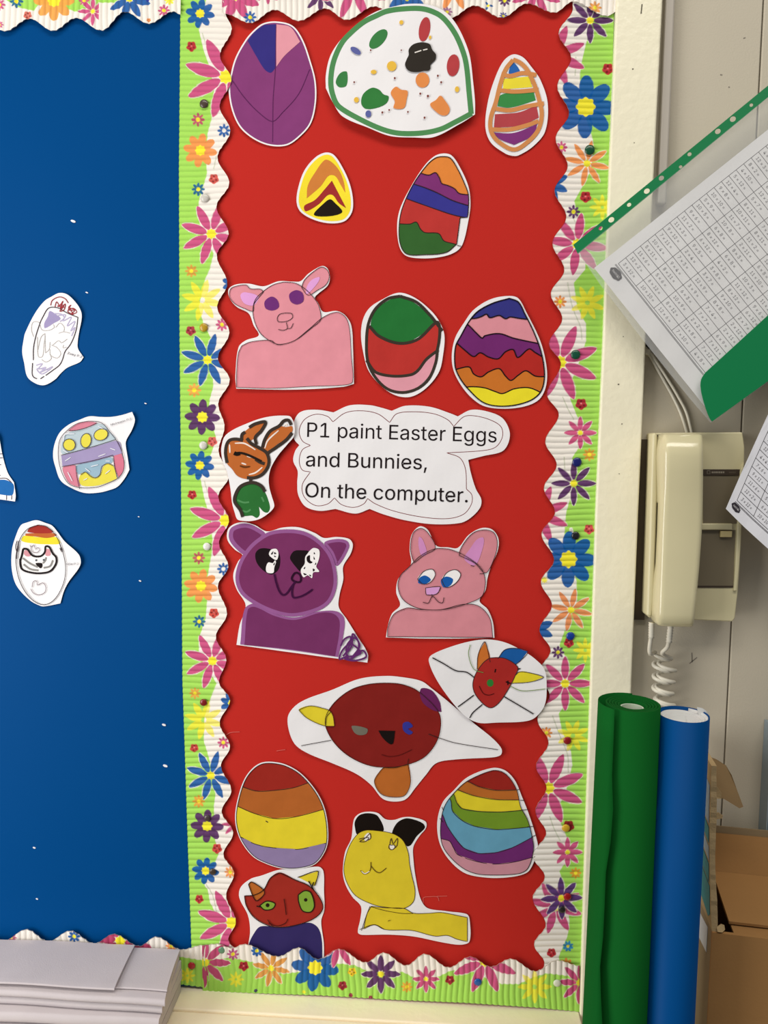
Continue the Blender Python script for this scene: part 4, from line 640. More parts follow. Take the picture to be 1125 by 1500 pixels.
c = Cut('face_drawing', 'large dark red oval face with yellow ear on white diamond-shaped paper', kRed([(510,34),(600,41),(690,60),(740,95),(810,150),(870,200),(950,267),(1040,338),(1088,392),(1085,422),(1040,436),(850,450),(762,470),(710,530),(660,592),(610,650),(550,661),(495,645),(440,580),(370,525),(250,470),(130,420),(60,370),(28,290),(30,220),(90,160),(250,100),(380,48)]), curl=.0035, cdir=0)
hd = kRed([(500,68),(580,72),(650,95),(700,130),(760,190),(785,240),(780,320),(750,387),(700,440),(620,475),(540,488),(440,482),(340,440),(260,370),(215,290),(215,230),(260,160),(340,100),(420,75)])
c.fl('foot', kRed([(626,468,1),(636,560),(610,625),(560,638),(490,622),(455,560),(480,512),(530,478)]), 'b5652a'); c.fl('face', hd, '80201c')
c.fl('ear', kRed([(80,198),(130,180),(190,190),(240,212),(255,282,1),(200,278),(120,240)]), 'ddc931'); c.fl('ear', kRed([(690,95),(740,105),(780,160),(790,213,1),(750,205),(700,170),(682,125)]), '662457')
c.fl('eye', kRed([(343,282),(420,297),(415,322),(380,328),(355,315)]), '6e6a5e'); c.fl('eye', kRed([(598,270),(625,262),(647,285),(622,298,1),(647,315),(630,327),(600,305)]), '33358f'); c.fl('nose', kRed([(475,306,1),(558,307,1),(547,372),(530,372),(495,340)]), '17100f')
c.st('mouth', [kRed([(490,425),(530,435),(580,428),(642,400)])], .9, '5b1413'); c.st('whisker', [kRed([(92,377),(240,352)]), kRed([(725,322),(780,342),(860,366),(1070,396)])], .9, '2c2022')
c.st('ink_outline', [hd + [hd[0]], kRed([(80,198),(130,180),(190,190),(240,212),(255,282),(200,278),(120,240),(80,198)]), kRed([(240,208),(218,235),(212,282)]), kRed([(500,490),(560,490),(622,472)]), kRed([(626,445),(622,468),(636,560),(610,625),(560,638),(490,622),(455,560),(480,512),(500,490)])], .8, '3a2018')

c = Cut('egg_drawing', 'lower left paper egg in dark red, orange, yellow and lavender stripes', kG([(450,58),(540,57),(620,88),(682,140),(742,220),(777,310),(788,430),(771,500),(722,562),(640,587),(560,585),(480,562),(410,522),(350,440),(324,340),(338,230),(380,120)]), curl=.003, cdir=10)
c.egg(inset(c.outline, 2.0), '98281f', [(kG(l), col) for l, col in (([(330,165),(358,175),(430,198),(520,195),(620,180),(720,143)], 'ae602a'), ([(320,265),(420,310),(520,336),(630,326),(790,280)], 'dfcb2f'), ([(330,412),(420,460),(520,482),(640,488),(800,450)], '8c7aa2'))], lw=.9, lcol='2e2522')
c.st('ink_mark', [kG([(475,348),(487,355)])], 1.2, LINE)

c = Cut('cat_drawing', 'red cat with green eyes and navy body tucked behind the bottom border', kG([(400,638),(450,623),(540,593),(640,588),(740,577),(763,600),(766,700),(768,790),(752,850),(765,960),(766,1064,1),(383,1064,1),(386,980),(397,900),(386,820),(343,730),(350,680)]), base=.0014, curl=.0008, cdir=0)
c.fl('body', kG([(450,875),(560,880),(690,856),(735,880),(755,940),(757,1060,1),(388,1060,1),(390,970),(415,912)]), '32295f')
hd = kG([(545,605),(620,640),(690,670),(740,722),(762,775),(740,815),(680,850),(580,875),(500,872),(420,830),(380,770),(370,720,1),(420,715),(465,690),(500,630)])
c.fl('head', hd, '9c2c22'); c.fl('ear', kG([(390,662),(405,650),(465,690),(468,712),(430,745,1),(410,715)]), 'b5652a'); c.fl('ear', kG([(635,628,1),(737,597,1),(720,670),(680,650)]), 'ddc931')
for p, q in (([(445,770,1),(480,748),(522,760),(510,785),(470,791)], (485, 768, 10)), ([(638,715),(670,695),(700,705),(718,770),(700,800),(660,795),(640,750)], (675, 741, 9))):
    c.fl('eye', kG(p), '7fa23a'); c.fl('pupil', kG([tuple(t) for t in ell(*q, n=10)]), '241a12'); c.st('ink_outline', [kG(p + [p[0]])], 1.5, '241a12')
c.st('ink_outline', [hd + [hd[0]], kG([(390,662),(405,650),(465,690),(468,712),(430,745),(410,715),(390,662)]), kG([(635,628),(737,597),(720,670)])], 1.2, '2a1714')
c.st('nose', [kG([(567,735),(573,770),(578,815)])], 1.2, '3a1512'); c.st('mouth', [kG([(485,838),(510,872)]), kG([(490,855),(530,870),(575,855),(586,835)])], 1.1, '3a1512'); c.st('eyelash', [kG([(690,645),(715,690)]), kG([(715,650),(705,680)]), kG([(430,770),(450,775)])], 1.7, '1d1412')

c = Cut('bear_drawing', 'yellow paper bear with black ears and sideways body', kYel([(255,48),(330,60),(390,110),(460,118),(540,95),(620,95),(722,130),(727,180),(672,250),(622,340),(622,440),(642,600),(682,770),(740,845),(900,868),(1060,890),(1084,930),(1084,1112),(1020,1141),(900,1131),(650,1082),(450,1062),(200,1062),(165,1042),(185,930),(190,830),(120,750),(60,640),(41,540),(60,380),(110,270),(133,110),(180,63)]), curl=.0016, cdir=0)
YB = 'd9c22f'
he = kYel([(290,200),(400,215),(480,240),(540,290),(580,390),(590,480),(610,580),(635,700),(620,790),(545,842),(400,835),(280,807),(150,740),(80,640),(50,530),(70,400),(110,300),(170,225),(230,200)]); bo = kYel([(275,825,1),(400,840),(545,845),(620,882),(740,885),(860,878),(1065,916,1),(1065,1112,1),(980,1095),(900,1065),(800,1070),(600,1025),(385,1017),(300,980),(212,1012,1),(240,890)])
c.fl('ear', kYel([(140,130),(180,75),(260,60),(330,85),(377,205),(280,210),(160,235),(143,190)]), '17100c'); c.fl('ear', kYel([(448,242),(480,150),(550,105),(620,110),(700,145),(717,180),(650,250),(600,325),(570,334),(540,290)]), '17100c')
c.fl('body', bo, YB); c.fl('head', he, YB)
c.st('ink_outline', [he + [he[0]], bo + [bo[0]], kYel([(275,830),(400,865),(520,885),(620,885)]), kYel([(265,825),(235,900),(195,1025)]), kYel([(180,1015),(300,978),(385,1017)])], .8, '4a3516')
c.fl('eye', kYel([(225,240),(255,220),(266,262),(235,292),(215,272)]), 'ece6e0'); c.fl('eye', kYel([(427,322),(465,320),(466,350),(440,360)]), 'ece6e0')
c.st('eye_scribble', [kYel([(175,270),(215,262),(255,260),(230,290),(180,290),(215,270),(240,250),(265,225),(270,265),(235,285)]), kYel([(425,315),(420,345),(445,360),(470,340),(465,320),(430,320),(440,265),(455,310),(490,265),(488,320),(470,345)])], 1.1, '4a2f26')
c.st('mouth', [kYel([(188,530),(215,558),(250,548),(270,515),(272,460)]), kYel([(272,490),(310,535),(345,548),(400,510)])], 1.1, '5a4018'); c.st('tooth', [kYel([(195,535),(222,555),(262,535)])], 1.2, 'ece6e0', taper=True)
c.st('ink_mark', [kYel([(412,945),(432,938)])], 1.1, '7a6424')

c = Cut('egg_drawing', 'lower right paper egg in seven rainbow stripes', kH([(580,79),(640,89),(687,135),(722,215),(752,290),(787,400),(795,450),(772,530),(742,570),(650,593),(540,593),(450,571),(380,511),(334,430),(323,330),(348,240),(398,185),(468,120)]), curl=.003, cdir=0)
e = curve(kH([(580,90),(630,97),(668,130),(698,185),(715,260),(747,320),(768,400),(774,460),(747,548),(700,573),(540,579),(460,557),(390,501),(345,430),(340,330),(360,250),(410,185),(470,135)]))
c.egg(e, '96261f', [(kH(l), col) for l, col in (([(440,130),(470,142),(520,166),(600,182),(720,179)], 'b5672b'), ([(400,170),(430,184),(500,210),(600,226),(730,228)], 'dcc92f'), ([(385,195),(400,200),(415,240),(440,268),(520,282),(620,285),(760,271)], '6f9029'), ([(375,210),(387,232),(395,280),(440,325),(500,352),(600,368),(700,360),(785,350)], '639cb8'), ([(335,270),(350,300),(370,350),(410,410),(450,455),(520,480),(600,475),(680,450),(790,388)], '6b2a6b'), ([(325,405),(380,420),(398,450),(420,485),(520,520),(600,530),(700,515),(790,489)], 'c58a97'))], lw=.9, lcol='33262a')
c.st('ink_line', [kH(l) for l in ([(695,180),(710,178)], [(712,228),(733,229)], [(710,276),(750,271)], [(745,353),(778,350)], [(765,400),(787,389)], [(765,497),(782,491)], [(335,310),(350,330)], [(345,258),(352,275)])], .9, '33262a')

# ------------------------------------------------------------------ drawings on the blue panel
GB = 'coloured drawings on the blue board'
c = Cut('egg_drawing', 'white paper egg on blue with lilac scribbles and red scrawl on top', kZ([(640,91),(755,115),(882,240),(942,350),(947,440),(907,620),(886,750),(888,850),(966,970,1),(920,1032),(740,1112),(650,1192),(580,1272),(440,1352),(330,1337),(208,1242),(158,1050),(129,890),(148,720),(168,630),(288,380),(428,200),(530,138)]), curl=.0035, cdir=30, group=GB, step=2)
c.fl('lilac_patch', kZ([(500,335),(570,370),(650,440),(560,500),(430,570),(425,500),(475,410)]), '9d92ba')
c.st('lilac_scribble', [kZ([(320,1080),(400,1060),(350,1130),(450,1110),(370,1180),(540,1100),(400,1200),(330,1130),(480,1140)]), kZ([(600,400),(720,390),(680,470),(800,420),(740,540),(850,480),(790,610),(850,560),(800,680)]), kZ([(560,370),(660,380),(700,430),(640,480)])], 1.6, 'b3abc8')
c.st('grey_scribble', [kZ(p) for p in ([(280,690),(250,590),(270,490),(350,490),(390,590),(480,600),(560,560),(550,520)], [(330,690),(345,960),(400,960),(420,780),(430,650),(380,690),(335,880)], [(440,910),(430,640)], [(440,910),(490,860),(500,760)], [(620,640),(690,620),(780,640)], [(540,800),(620,740),(660,770),(740,720)], [(520,800),(600,840),(650,920),(600,980),(510,940),(500,860)], [(690,800),(680,840),(730,830)], [(390,1000),(450,1035),(520,990),(500,920)], [(580,560),(640,500),(700,560),(690,620)])], .8, 'b5b0ac')
c.st('ink_outline', [kZ([(280,1010),(280,850),(310,680),(370,490),(410,410),(470,310),(520,285),(620,295),(700,340),(780,380),(895,425,1),(870,580),(830,700),(780,800),(710,890),(670,1010),(630,1080),(530,1160),(450,1220)]), kZ([(430,1232),(382,1266)]), kZ([(270,1050),(270,1200),(292,1245),(335,1266)])], 1.2, '40363c')
c.st('red_scrawl', [kZ([(575,280),(600,210),(640,260),(690,200),(650,300),(720,240),(700,320),(640,340),(700,260),(610,270),(720,290)]), kZ([(760,290),(800,255),(760,320),(850,330),(800,380),(880,355),(830,300),(750,340),(830,385),(780,300),(860,320)]), kZ([(515,260),(540,190),(640,145),(720,170),(765,230)])], 1.2, '962f36')
c.mesh('lettering', text2('Zoey P.2', kZ([(740, 925)])[0], kZ([(945, 980)])[0], 3.2), '55505a')

c = Cut('egg_drawing', 'wide paper egg on blue with yellow spots and lilac band', kM([(460,149),(580,155),(700,155),(820,135),(936,101,1),(966,190),(930,300),(872,400),(860,450),(885,610),(903,735,1),(850,830),(770,922),(670,962),(560,987),(410,990),(270,937),(150,852),(93,700),(70,590),(83,460),(138,330),(240,238),(350,188)]), curl=.0035, cdir=0, group=GB, step=2)
GBL, LV, PKC, YC = '9db4bf', '9c8fb6', 'd07f92', 'ddd04c'
ep = kM([(450,203),(560,210),(630,245),(690,320),(760,410),(820,530),(847,640),(842,740),(780,827),(650,892),(540,927),(360,932),(250,892),(180,790),(140,660),(130,520),(150,400),(220,310),(330,230)])
c.fl('blue_area', kM([(165,420),(230,330),(460,270),(540,225),(630,250),(690,320),(750,402),(440,500),(170,565)]), 'b4c3cb'); c.fl('pink_top', kM([(235,308),(330,232),(440,208),(545,222),(460,265),(330,303)]), PKC)
c.fl('pink_area', kM([(178,705),(310,690),(330,800),(356,918),(250,885),(190,790)]), PKC); c.fl('blue_area', kM([(320,690),(700,600),(712,655),(600,690),(570,790),(500,822),(400,765),(340,785)]), '92aebf')
c.fl('yellow_wave', kM([(350,850),(370,780),(420,762),(480,800),(530,822),(580,790),(610,700),(660,668),(722,690),(765,832,1),(650,882),(530,912),(380,908)]), YC); c.fl('pink_area', kM([(725,580,1),(815,558,1),(845,650),(832,750),(782,820,1),(745,720)]), 'cc7187')
c.fl('lilac_band', kM([(158,580,1),(440,505),(750,415,1),(800,440),(822,555,1),(480,650),(172,700,1)]), LV)
for q in (ell(245, 462, 63, 62), ell(425, 415, 53, 76, 10), ell(590, 350, 77, 58, -20)): c.fl('yellow_spot', kM([tuple(t) for t in q]), YC)
c.st('crayon_gap', [kM(p) for p in ([(200,640),(260,600)], [(560,590),(640,560)], [(690,500),(750,520)], [(180,430),(200,350),(300,340)], [(640,300),(560,260)], [(420,720),(470,760)], [(480,700),(560,680)], [(400,850),(440,830)], [(640,780),(690,740)], [(230,760),(280,860)], [(640,640),(690,640)], [(180,520),(230,550)])], 1.3, 'dcdce4', taper=True)
c.st('ink_outline', [ep + [ep[0]]] + [kM(p) for p in ([(158,575),(440,500),(750,405)], [(172,700),(480,640),(720,575)], [(722,580),(745,720),(780,828)], [(318,690),(328,800),(360,945)], [(370,790),(420,760),(480,810),(530,825),(580,790),(605,700),(660,667),(725,690)], [(235,308),(330,302),(460,262),(545,222)])] + [kM([tuple(t) for t in q[::2]] + [tuple(q[0])]) for q in (ell(245, 462, 66, 65), ell(425, 415, 57, 79, 10), ell(590, 350, 80, 61, -20))], .9, '473a42')
c.mesh('lettering', text2('Muireann P.2', kM([(702, 253)])[0], kM([(935, 186)])[0], 3.0), '55505a')

c = Cut('egg_drawing', 'tall paper egg on blue with rainbow top and black cat face', kEl([(415,111),(540,150),(627,185),(702,270),(802,400),(1002,580),(1032,690),(992,780),(862,950),(792,1080),(742,1252,1),(530,1292),(470,1287),(330,1212),(148,1010),(83,800),(83,520),(128,340),(203,180),(300,138)]), curl=.0035, cdir=10, group=GB, step=2)
ep = kEl([(440,175),(560,200),(680,310),(760,480),(815,700),(810,900),(740,1090),(640,1220),(520,1268),(390,1220),(270,1090),(180,900),(145,700),(150,550),(200,360),(300,230)])
c.fl('yellow_stripe', kEl([(240,325),(450,345),(690,345),(740,430),(540,442),(380,432),(210,395)]), 'e2d335'); c.fl('orange_stripe', kEl([(265,295),(450,290),(660,290),(690,320),(560,355),(400,335),(260,320)]), 'b8602f'); c.fl('red_stripe', kEl([(300,240),(360,195),(440,179),(560,207),(645,275),(480,292),(290,272)]), '9e2f28')
c.fl('cat_face', kEl([(235,500),(290,510),(350,590),(410,612),(480,602),(530,545),(540,470),(590,480),(640,570),(685,620),(680,710),(600,810),(480,840),(340,830),(220,780),(195,680),(215,600)]), 'efebea'); c.fl('cat_ear', kEl([(260,518),(310,550),(332,602),(280,608),(240,572)]), 'd09099'); c.fl('cat_ear', kEl([(540,508),(590,510),(607,590),(540,597)]), 'd09099')
c.st('whisker', [kEl(p) for p in ([(230,630),(320,700),(430,755)], [(240,715),(330,780),(440,800)], [(545,620),(530,670),(500,700)], [(640,660),(600,740),(510,765)])], 2.6, '8b8886')
c.st('black_outline', [kEl([(235,500),(290,510),(350,590),(410,610),(480,600),(530,545),(540,470),(590,480),(640,570),(685,620),(680,710),(600,810),(480,838),(340,828),(220,780),(195,680),(215,600),(235,500)]), kEl([(195,640),(200,720),(215,780)])], 2.7, '1c1416')
c.fl('nose', kEl([(400,702),(490,702),(495,735),(475,772),(440,750)]), '1c1416'); c.blobs('eye', [np.array(kEl([tuple(q) for q in ell(x, y, 14, n=8)])) for x, y in ((410, 660), (513, 655))], '4f555f')
c.st('heart', [kEl([(330,450),(340,480),(380,450),(405,510),(430,485),(460,510),(430,550),(380,555),(345,520),(340,470)]), kEl([(340,1050),(380,1110),(450,1135),(530,1100),(545,1030),(520,980),(490,970),(430,1000),(425,950),(400,938),(370,960),(360,1030)])], .8, '74606a')
c.st('ink_outline', [ep + [ep[0]]], 1.0, '3a2f33'); c.st('ink_scribble', [kEl([(160,390),(140,470),(160,540),(180,400),(155,560),(150,640)]), kEl([(735,410),(765,520),(740,490),(770,545)])], 1.3, '3a2f33'); c.mesh('lettering', text2('Ellie P.2', kEl([(835, 725)])[0], kEl([(1008, 718)])[0], 3.0), '55505a')

c = Cut('figure_drawing', 'white cut-out with a blue foot, partly outside the left picture edge', kBl([(-260,100),(-60,130),(0,215),(10,240),(45,500),(120,768),(226,930,1),(258,1130),(252,1226,1),(0,1190),(-160,1175),(-280,900)]), base=.0016, curl=.005, cdir=60, group=GB, step=2)
c.fl('blue_foot', kBl([(-120,900),(-50,890),(60,885),(130,900),(220,960),(225,1080),(200,1130),(60,1122),(-50,1095),(-130,1020)]), '1d62a6')
c.st('ink_line', [kBl(p) for p in ([(-40,482),(42,480)], [(-40,545),(48,543)], [(-40,650),(22,650)], [(-40,820),(12,818)], [(-60,880),(30,862),(110,868),(190,930)], [(118,1130),(120,1200)], [(200,1130),(198,1195)])], 1.2, '4f4450')

# ------------------------------------------------------------------ wall telephone
def prism(name, pts, yf, yb, m, parent=None, bev=0.0, seg=2):
    """solid slab: outline (photo units, taken on its front plane yf) extruded straight back to yb"""
    p = np.array(pts, float); f = P(p[:, 0], p[:, 1], yf); b = f.copy(); b[:, 1] = yb; n = len(p)
    F = [tuple(range(n)), tuple(range(2 * n - 1, n - 1, -1))] + [(i, n + i, n + (i + 1) % n, (i + 1) % n) for i in range(n)]
    o = obj(name, np.concatenate([f, b]), F, m, parent)
    me = o.data; bm = bmesh.new(); bm.from_mesh(me); bmesh.ops.recalc_face_normals(bm, faces=bm.faces); bm.to_mesh(me); bm.free()
    if bev: bevel(o, bev, seg, 30); o.data.polygons.foreach_set('use_smooth', [True] * len(o.data.polygons)); sm = o.modifiers.new('wn', 'WEIGHTED_NORMAL')
    return o
def tube(path, r, sides=10, cap=True):
    p = np.asarray(path, float); t = np.gradient(p, axis=0); t /= np.maximum(np.linalg.norm(t, axis=1)[:, None], 1e-9)
    u = np.cross(t[0], [0.31, 0.9, 0.2]); u /= np.linalg.norm(u); V, F = [], []
    for i in range(len(p)):
        u = u - t[i] * (u @ t[i]); u /= np.linalg.norm(u); w = np.cross(t[i], u); rr = r[i] if hasattr(r, '__len__') else r
        for k in range(sides): a = 2 * math.pi * k / sides; V.append(p[i] + rr * (u * math.cos(a) + w * math.sin(a)))
    for i in range(len(p) - 1):
        for k in range(sides): F.append((i * sides + k, i * sides + (k + 1) % sides, (i + 1) * sides + (k + 1) % sides, (i + 1) * sides + k))
    if cap: F.append(tuple(range(sides))[::-1]); F.append(tuple(range(len(V) - sides, len(V))))
    return np.array(V), F
def space_curve(pts, n=8):
    p = np.array(pts, float); out = []
    for i in range(len(p) - 1):
        a, b, c, d = p[max(i - 1, 0)], p[i], p[i + 1], p[min(i + 2, len(p) - 1)]
        for t in np.arange(n) / n: out.append(.5 * (2 * b + (c - a) * t + (2 * a - 5 * b + 4 * c - d) * t * t + (3 * b - a - 3 * c + d) * t ** 3))
    return np.array(out + [p[-1]])

HCREAM = mat('glossy_cream_plastic', 'd3caa3', rough=0.14, spec=0.6, bump=0.02, bscale=900, var=0.02, vscale=20)
CREAM = mat('cream_plastic', 'd3caa3', rough=0.26, spec=0.5, bump=0.03, bscale=900, var=0.02, vscale=20)
TAUPE = mat('taupe_plastic', '746a56', rough=0.5, spec=0.35, bump=0.04, bscale=900)
BROWN = mat('dark_brown_plastic', '40352a', rough=0.5)
tel = thing('wall_telephone', 'cream wall telephone with handset and coiled cord beside the timber post', 'telephone', tuple(P(1010, 770, 0.006)))
prism('mounting_plate', [(938, 643.5), (952, 643.5), (944, 908), (926, 908)], 0.001, 0.0057, BROWN, tel)
prism('base', [(957, 634), (1088, 633), (1091, 655), (1091, 672), (1086, 800), (1081, 870), (1077, 906), (1073, 911), (951, 905), (948, 902), (953, 760)], -0.022, 0.0057, CREAM, tel, 0.0025, 3)
prism('cradle_rim', [(956, 634), (963.5, 634), (963.5, 720), (961, 800), (958, 880), (955.5, 904), (947.5, 903), (951, 800), (954, 700)], -0.036, -0.018, CREAM, tel, 0.0028, 3)
prism('cradle_bridge', [(961, 711), (975, 711), (973, 737), (960, 737)], -0.035, -0.018, CREAM, tel, 0.002, 2)
prism('slot', [(961, 637), (976, 637), (975, 711), (961, 711)], -0.0235, -0.020, BROWN, tel)
pn = prism('panel', [(1030, 696), (1083.5, 696), (1079.5, 767), (1030, 767)], -0.0226, -0.020, TAUPE, tel)
ns = prism('name_strip', [(1030, 687.5), (1084, 687.5), (1083.5, 696.3), (1030, 696.3)], -0.0236, -0.020, BROWN, tel, 0.0004)
v, f = join2([ribbon([(1036, 689.5), (1040, 689.5), (1040, 694), (1036, 694), (1036, 689.5)], .7, sm=False)] + [ribbon([(x, 691.9), (x + w, 691.9)], 2.6, sm=False) for x, w in ((1042.5, 2.2), (1045.3, 1.8), (1047.7, 2.4), (1050.6, 1.8), (1053, 2.0), (1055.6, 2.6), (1059, 2.0))])
obj('lettering', P(v[:, 0], v[:, 1], -0.02375), f, mat('grey_print', '8e8677', rough=.5), ns)
v, f = join2([ribbon([(x, 692), (x + w, 692)], 2.2, sm=False) for x, w in ((1068, 1.8), (1070.4, 1.8), (1072.8, 2.2), (1075.6, 2.0))])
obj('lettering', P(v[:, 0], v[:, 1], -0.02375), f, mat('faint_print', '5c5144', rough=.5), ns)
prism('panel', [(1020, 776.5), (1077.5, 776.5), (1074, 858), (1016, 858)], -0.0226, -0.020, TAUPE, tel)
prism('groove', [(1016, 858), (1074, 858), (1073.8, 860.8), (1016, 860.8)], -0.0228, -0.020, BROWN, tel)
prism('shelf_bar', [(1020, 767), (1074, 767), (1073.5, 776.5), (1020, 776.5)], -0.0262, -0.020, CREAM, tel, 0.0012)
prism('button', [(1055.5, 778), (1073, 778), (1072.5, 787), (1055, 787)], -0.0252, -0.020, mat('yellowed_plastic', 'd0c08c', rough=.4), tel, 0.0006)
prism('side_rim', [(1084.3, 690), (1090, 676), (1090, 690), (1085.5, 800), (1080, 866), (1075, 866), (1079, 800)], -0.0248, -0.021, CREAM, tel, 0.0012)
lev = [(635, 974.5, 1028.5, -.046), (637, 973.0, 1031.0, -.052), (645, 972.5, 1032.5, -.0575), (657, 972.5, 1033.1, -.0625), (668, 972.5, 1033.5, -.0640), (690, 972.3, 1033.5, -.0628), (715, 971.9, 1033.1, -.0600), (740, 970.9, 1032.0, -.0582), (780, 969.5, 1030.5, -.0578), (830, 967.5, 1027.0, -.0586), (870, 965.5, 1024.0, -.0600), (900, 964.3, 1021.0, -.0610), (912, 963.5, 1019.5, -.0590), (916.5, 964.5, 1018.0, -.055), (917.5, 966.5, 1015.5, -.049)]
V, F = [], []; ns_ = 28
for py, xl, xr, yf in lev:
    a, b = P(xl, py, yf), P(xr, py, yf); cx, hw = (a[0] + b[0]) / 2, (b[0] - a[0]) / 2; yb = -0.034 if 720 < py < 860 else -0.0235; cy, hd = (yf + yb) / 2, (yb - yf) / 2
    for k in range(ns_):
        t = 2 * math.pi * k / ns_; c_, s_ = math.cos(t), math.sin(t); e = 0.26
        V.append((cx + hw * math.copysign(abs(c_) ** e, c_), cy + hd * math.copysign(abs(s_) ** (e * 1.5), s_), a[2]))
for i in range(len(lev) - 1):
    for k in range(ns_): F.append((i * ns_ + k, (i + 1) * ns_ + k, (i + 1) * ns_ + (k + 1) % ns_, i * ns_ + (k + 1) % ns_))
F += [tuple(range(ns_)), tuple(range((len(lev) - 1) * ns_, len(lev) * ns_))[::-1]]
hs = obj('handset', V, F, HCREAM, tel, smooth=True)
hs.modifiers.new('es', 'EDGE_SPLIT').split_angle = R(50)
CORD = mat('cord_plastic', 'd8d2c2', rough=0.38, spec=0.45)
for nm, a, b in (('strain_relief', (954.5, 912, -.034), (954.0, 934, -.033)), ('strain_relief', (982.5, 915, -.045), (980, 940, -.040))):
    q = np.linspace(0, 1, 13); pa, pb = P(*a), P(*b); v, f = tube(pa + (pb - pa) * q[:, None], .0031 + .0004 * np.cos(q * 12 * math.pi), 12); obj(nm, v, f, CORD, hs if a[0] > 970 else tel, smooth=True)
def coil(lead, x0, y0, x1, y1, ph, yy):
    a, b = P(x0, y0, yy), P(x1, y1, yy + .006); turns = (y1 - y0) / 17.0; pts = []
    for s in np.linspace(0, 1, int(turns * 22)):
        t = ph + 2 * math.pi * turns * s; c0 = a + (b - a) * s; r = .0094 * min(1, .55 + s * 4)
        pts.append(c0 + np.array([r * math.cos(t) + 0.0015 * math.sin(s * 9), r * .8 * math.sin(t), 0]))
    ld = [P(*q) for q in lead] + [pts[0]]
    return np.concatenate([space_curve(ld, 8)[:-1], np.array(pts)])
v1 = tube(coil([(954.0, 932, -.033), (951.5, 950, -.030), (953, 958, -.026)], 966, 956, 976, 1062, 2.6, -.012), .00235, 8); v2 = tube(coil([(980, 938, -.040), (977.5, 948, -.034), (970, 957, -.026)], 975, 962, 975, 1060, 5.4, -.012), .00235, 8)
obj('coiled_cord', *v1, CORD, tel, smooth=True); obj('coiled_cord', *v2, CORD, tel, smooth=True)

cb = thing('cable', 'pair of thin cream cables running from the post down to the telephone', 'cable', tuple(P(980, 570, 0.003)))
yc = 0.0032
obj('wire', *tube(space_curve([P(941, 508, yc), P(949, 517, yc), P(958, 532, yc), P(972, 557, yc), P(986, 582, yc), P(998, 608, yc), P(1008, 641, yc)]), .00165, 8), CORD, cb, smooth=True)
obj('wire', *tube(space_curve([P(941, 506, yc), P(951, 515, yc), P(962, 531, yc), P(979, 557, yc), P(994, 582, yc), P(1006, 606, yc), P(1014.5, 641, yc)]), .00165, 8), CORD, cb, smooth=True)
prism('clip', [(945, 510), (954, 512), (953, 521), (945, 519)], -0.001, 0.0057, CORD, cb, 0.0012)
prism('cable_hole', [(944, 499), (951, 503), (952, 511), (944, 511)], 0.0050, 0.0057, DARKGAP, cb)

# ------------------------------------------------------------------ plastic pockets with times-table sheets
CLEAR = bpy.data.materials.new('clear_film'); CLEAR.use_nodes = True; nt = CLEAR.node_tree; nt.nodes.remove(nt.nodes['Principled BSDF'])
tr = nt.nodes.new('ShaderNodeBsdfTransparent'); tr.inputs[0].default_value = (.96, .97, .96, 1); gl = nt.nodes.new('ShaderNodeBsdfGlossy'); gl.inputs['Roughness'].default_value = .12; df = nt.nodes.new('ShaderNodeBsdfDiffuse'); df.inputs[0].default_value = (.85, .85, .85, 1)
fr = nt.nodes.new('ShaderNodeFresnel'); fr.inputs[0].default_value = 1.4; m1 = nt.nodes.new('ShaderNodeMixShader'); m1.inputs[0].default_value = .16; m2 = nt.nodes.new('ShaderNodeMixShader'); tcn = nt.nodes.new('ShaderNodeTexCoord'); nz = nt.nodes.new('ShaderNodeTexNoise'); nz.inputs['Scale'].default_value = 14; bpn = nt.nodes.new('ShaderNodeBump'); bpn.inputs['Strength'].default_value = .5; bpn.inputs['Distance'].default_value = .01
for a, b in ((tr.outputs[0], m1.inputs[1]), (df.outputs[0], m1.inputs[2]), (m1.outputs[0], m2.inputs[1]), (gl.outputs[0], m2.inputs[2]), (fr.outputs[0], m2.inputs[0]), (tcn.outputs['Object'], nz.inputs['Vector']), (nz.outputs[0], bpn.inputs['Height']), (bpn.outputs[0], gl.inputs['Normal']), (m2.outputs[0], nt.nodes['Material Output'].inputs[0])): nt.links.new(a, b)
GREENP = mat('green_plastic', '007a45', rough=0.4, spec=0.45, bump=0.05, bscale=600)

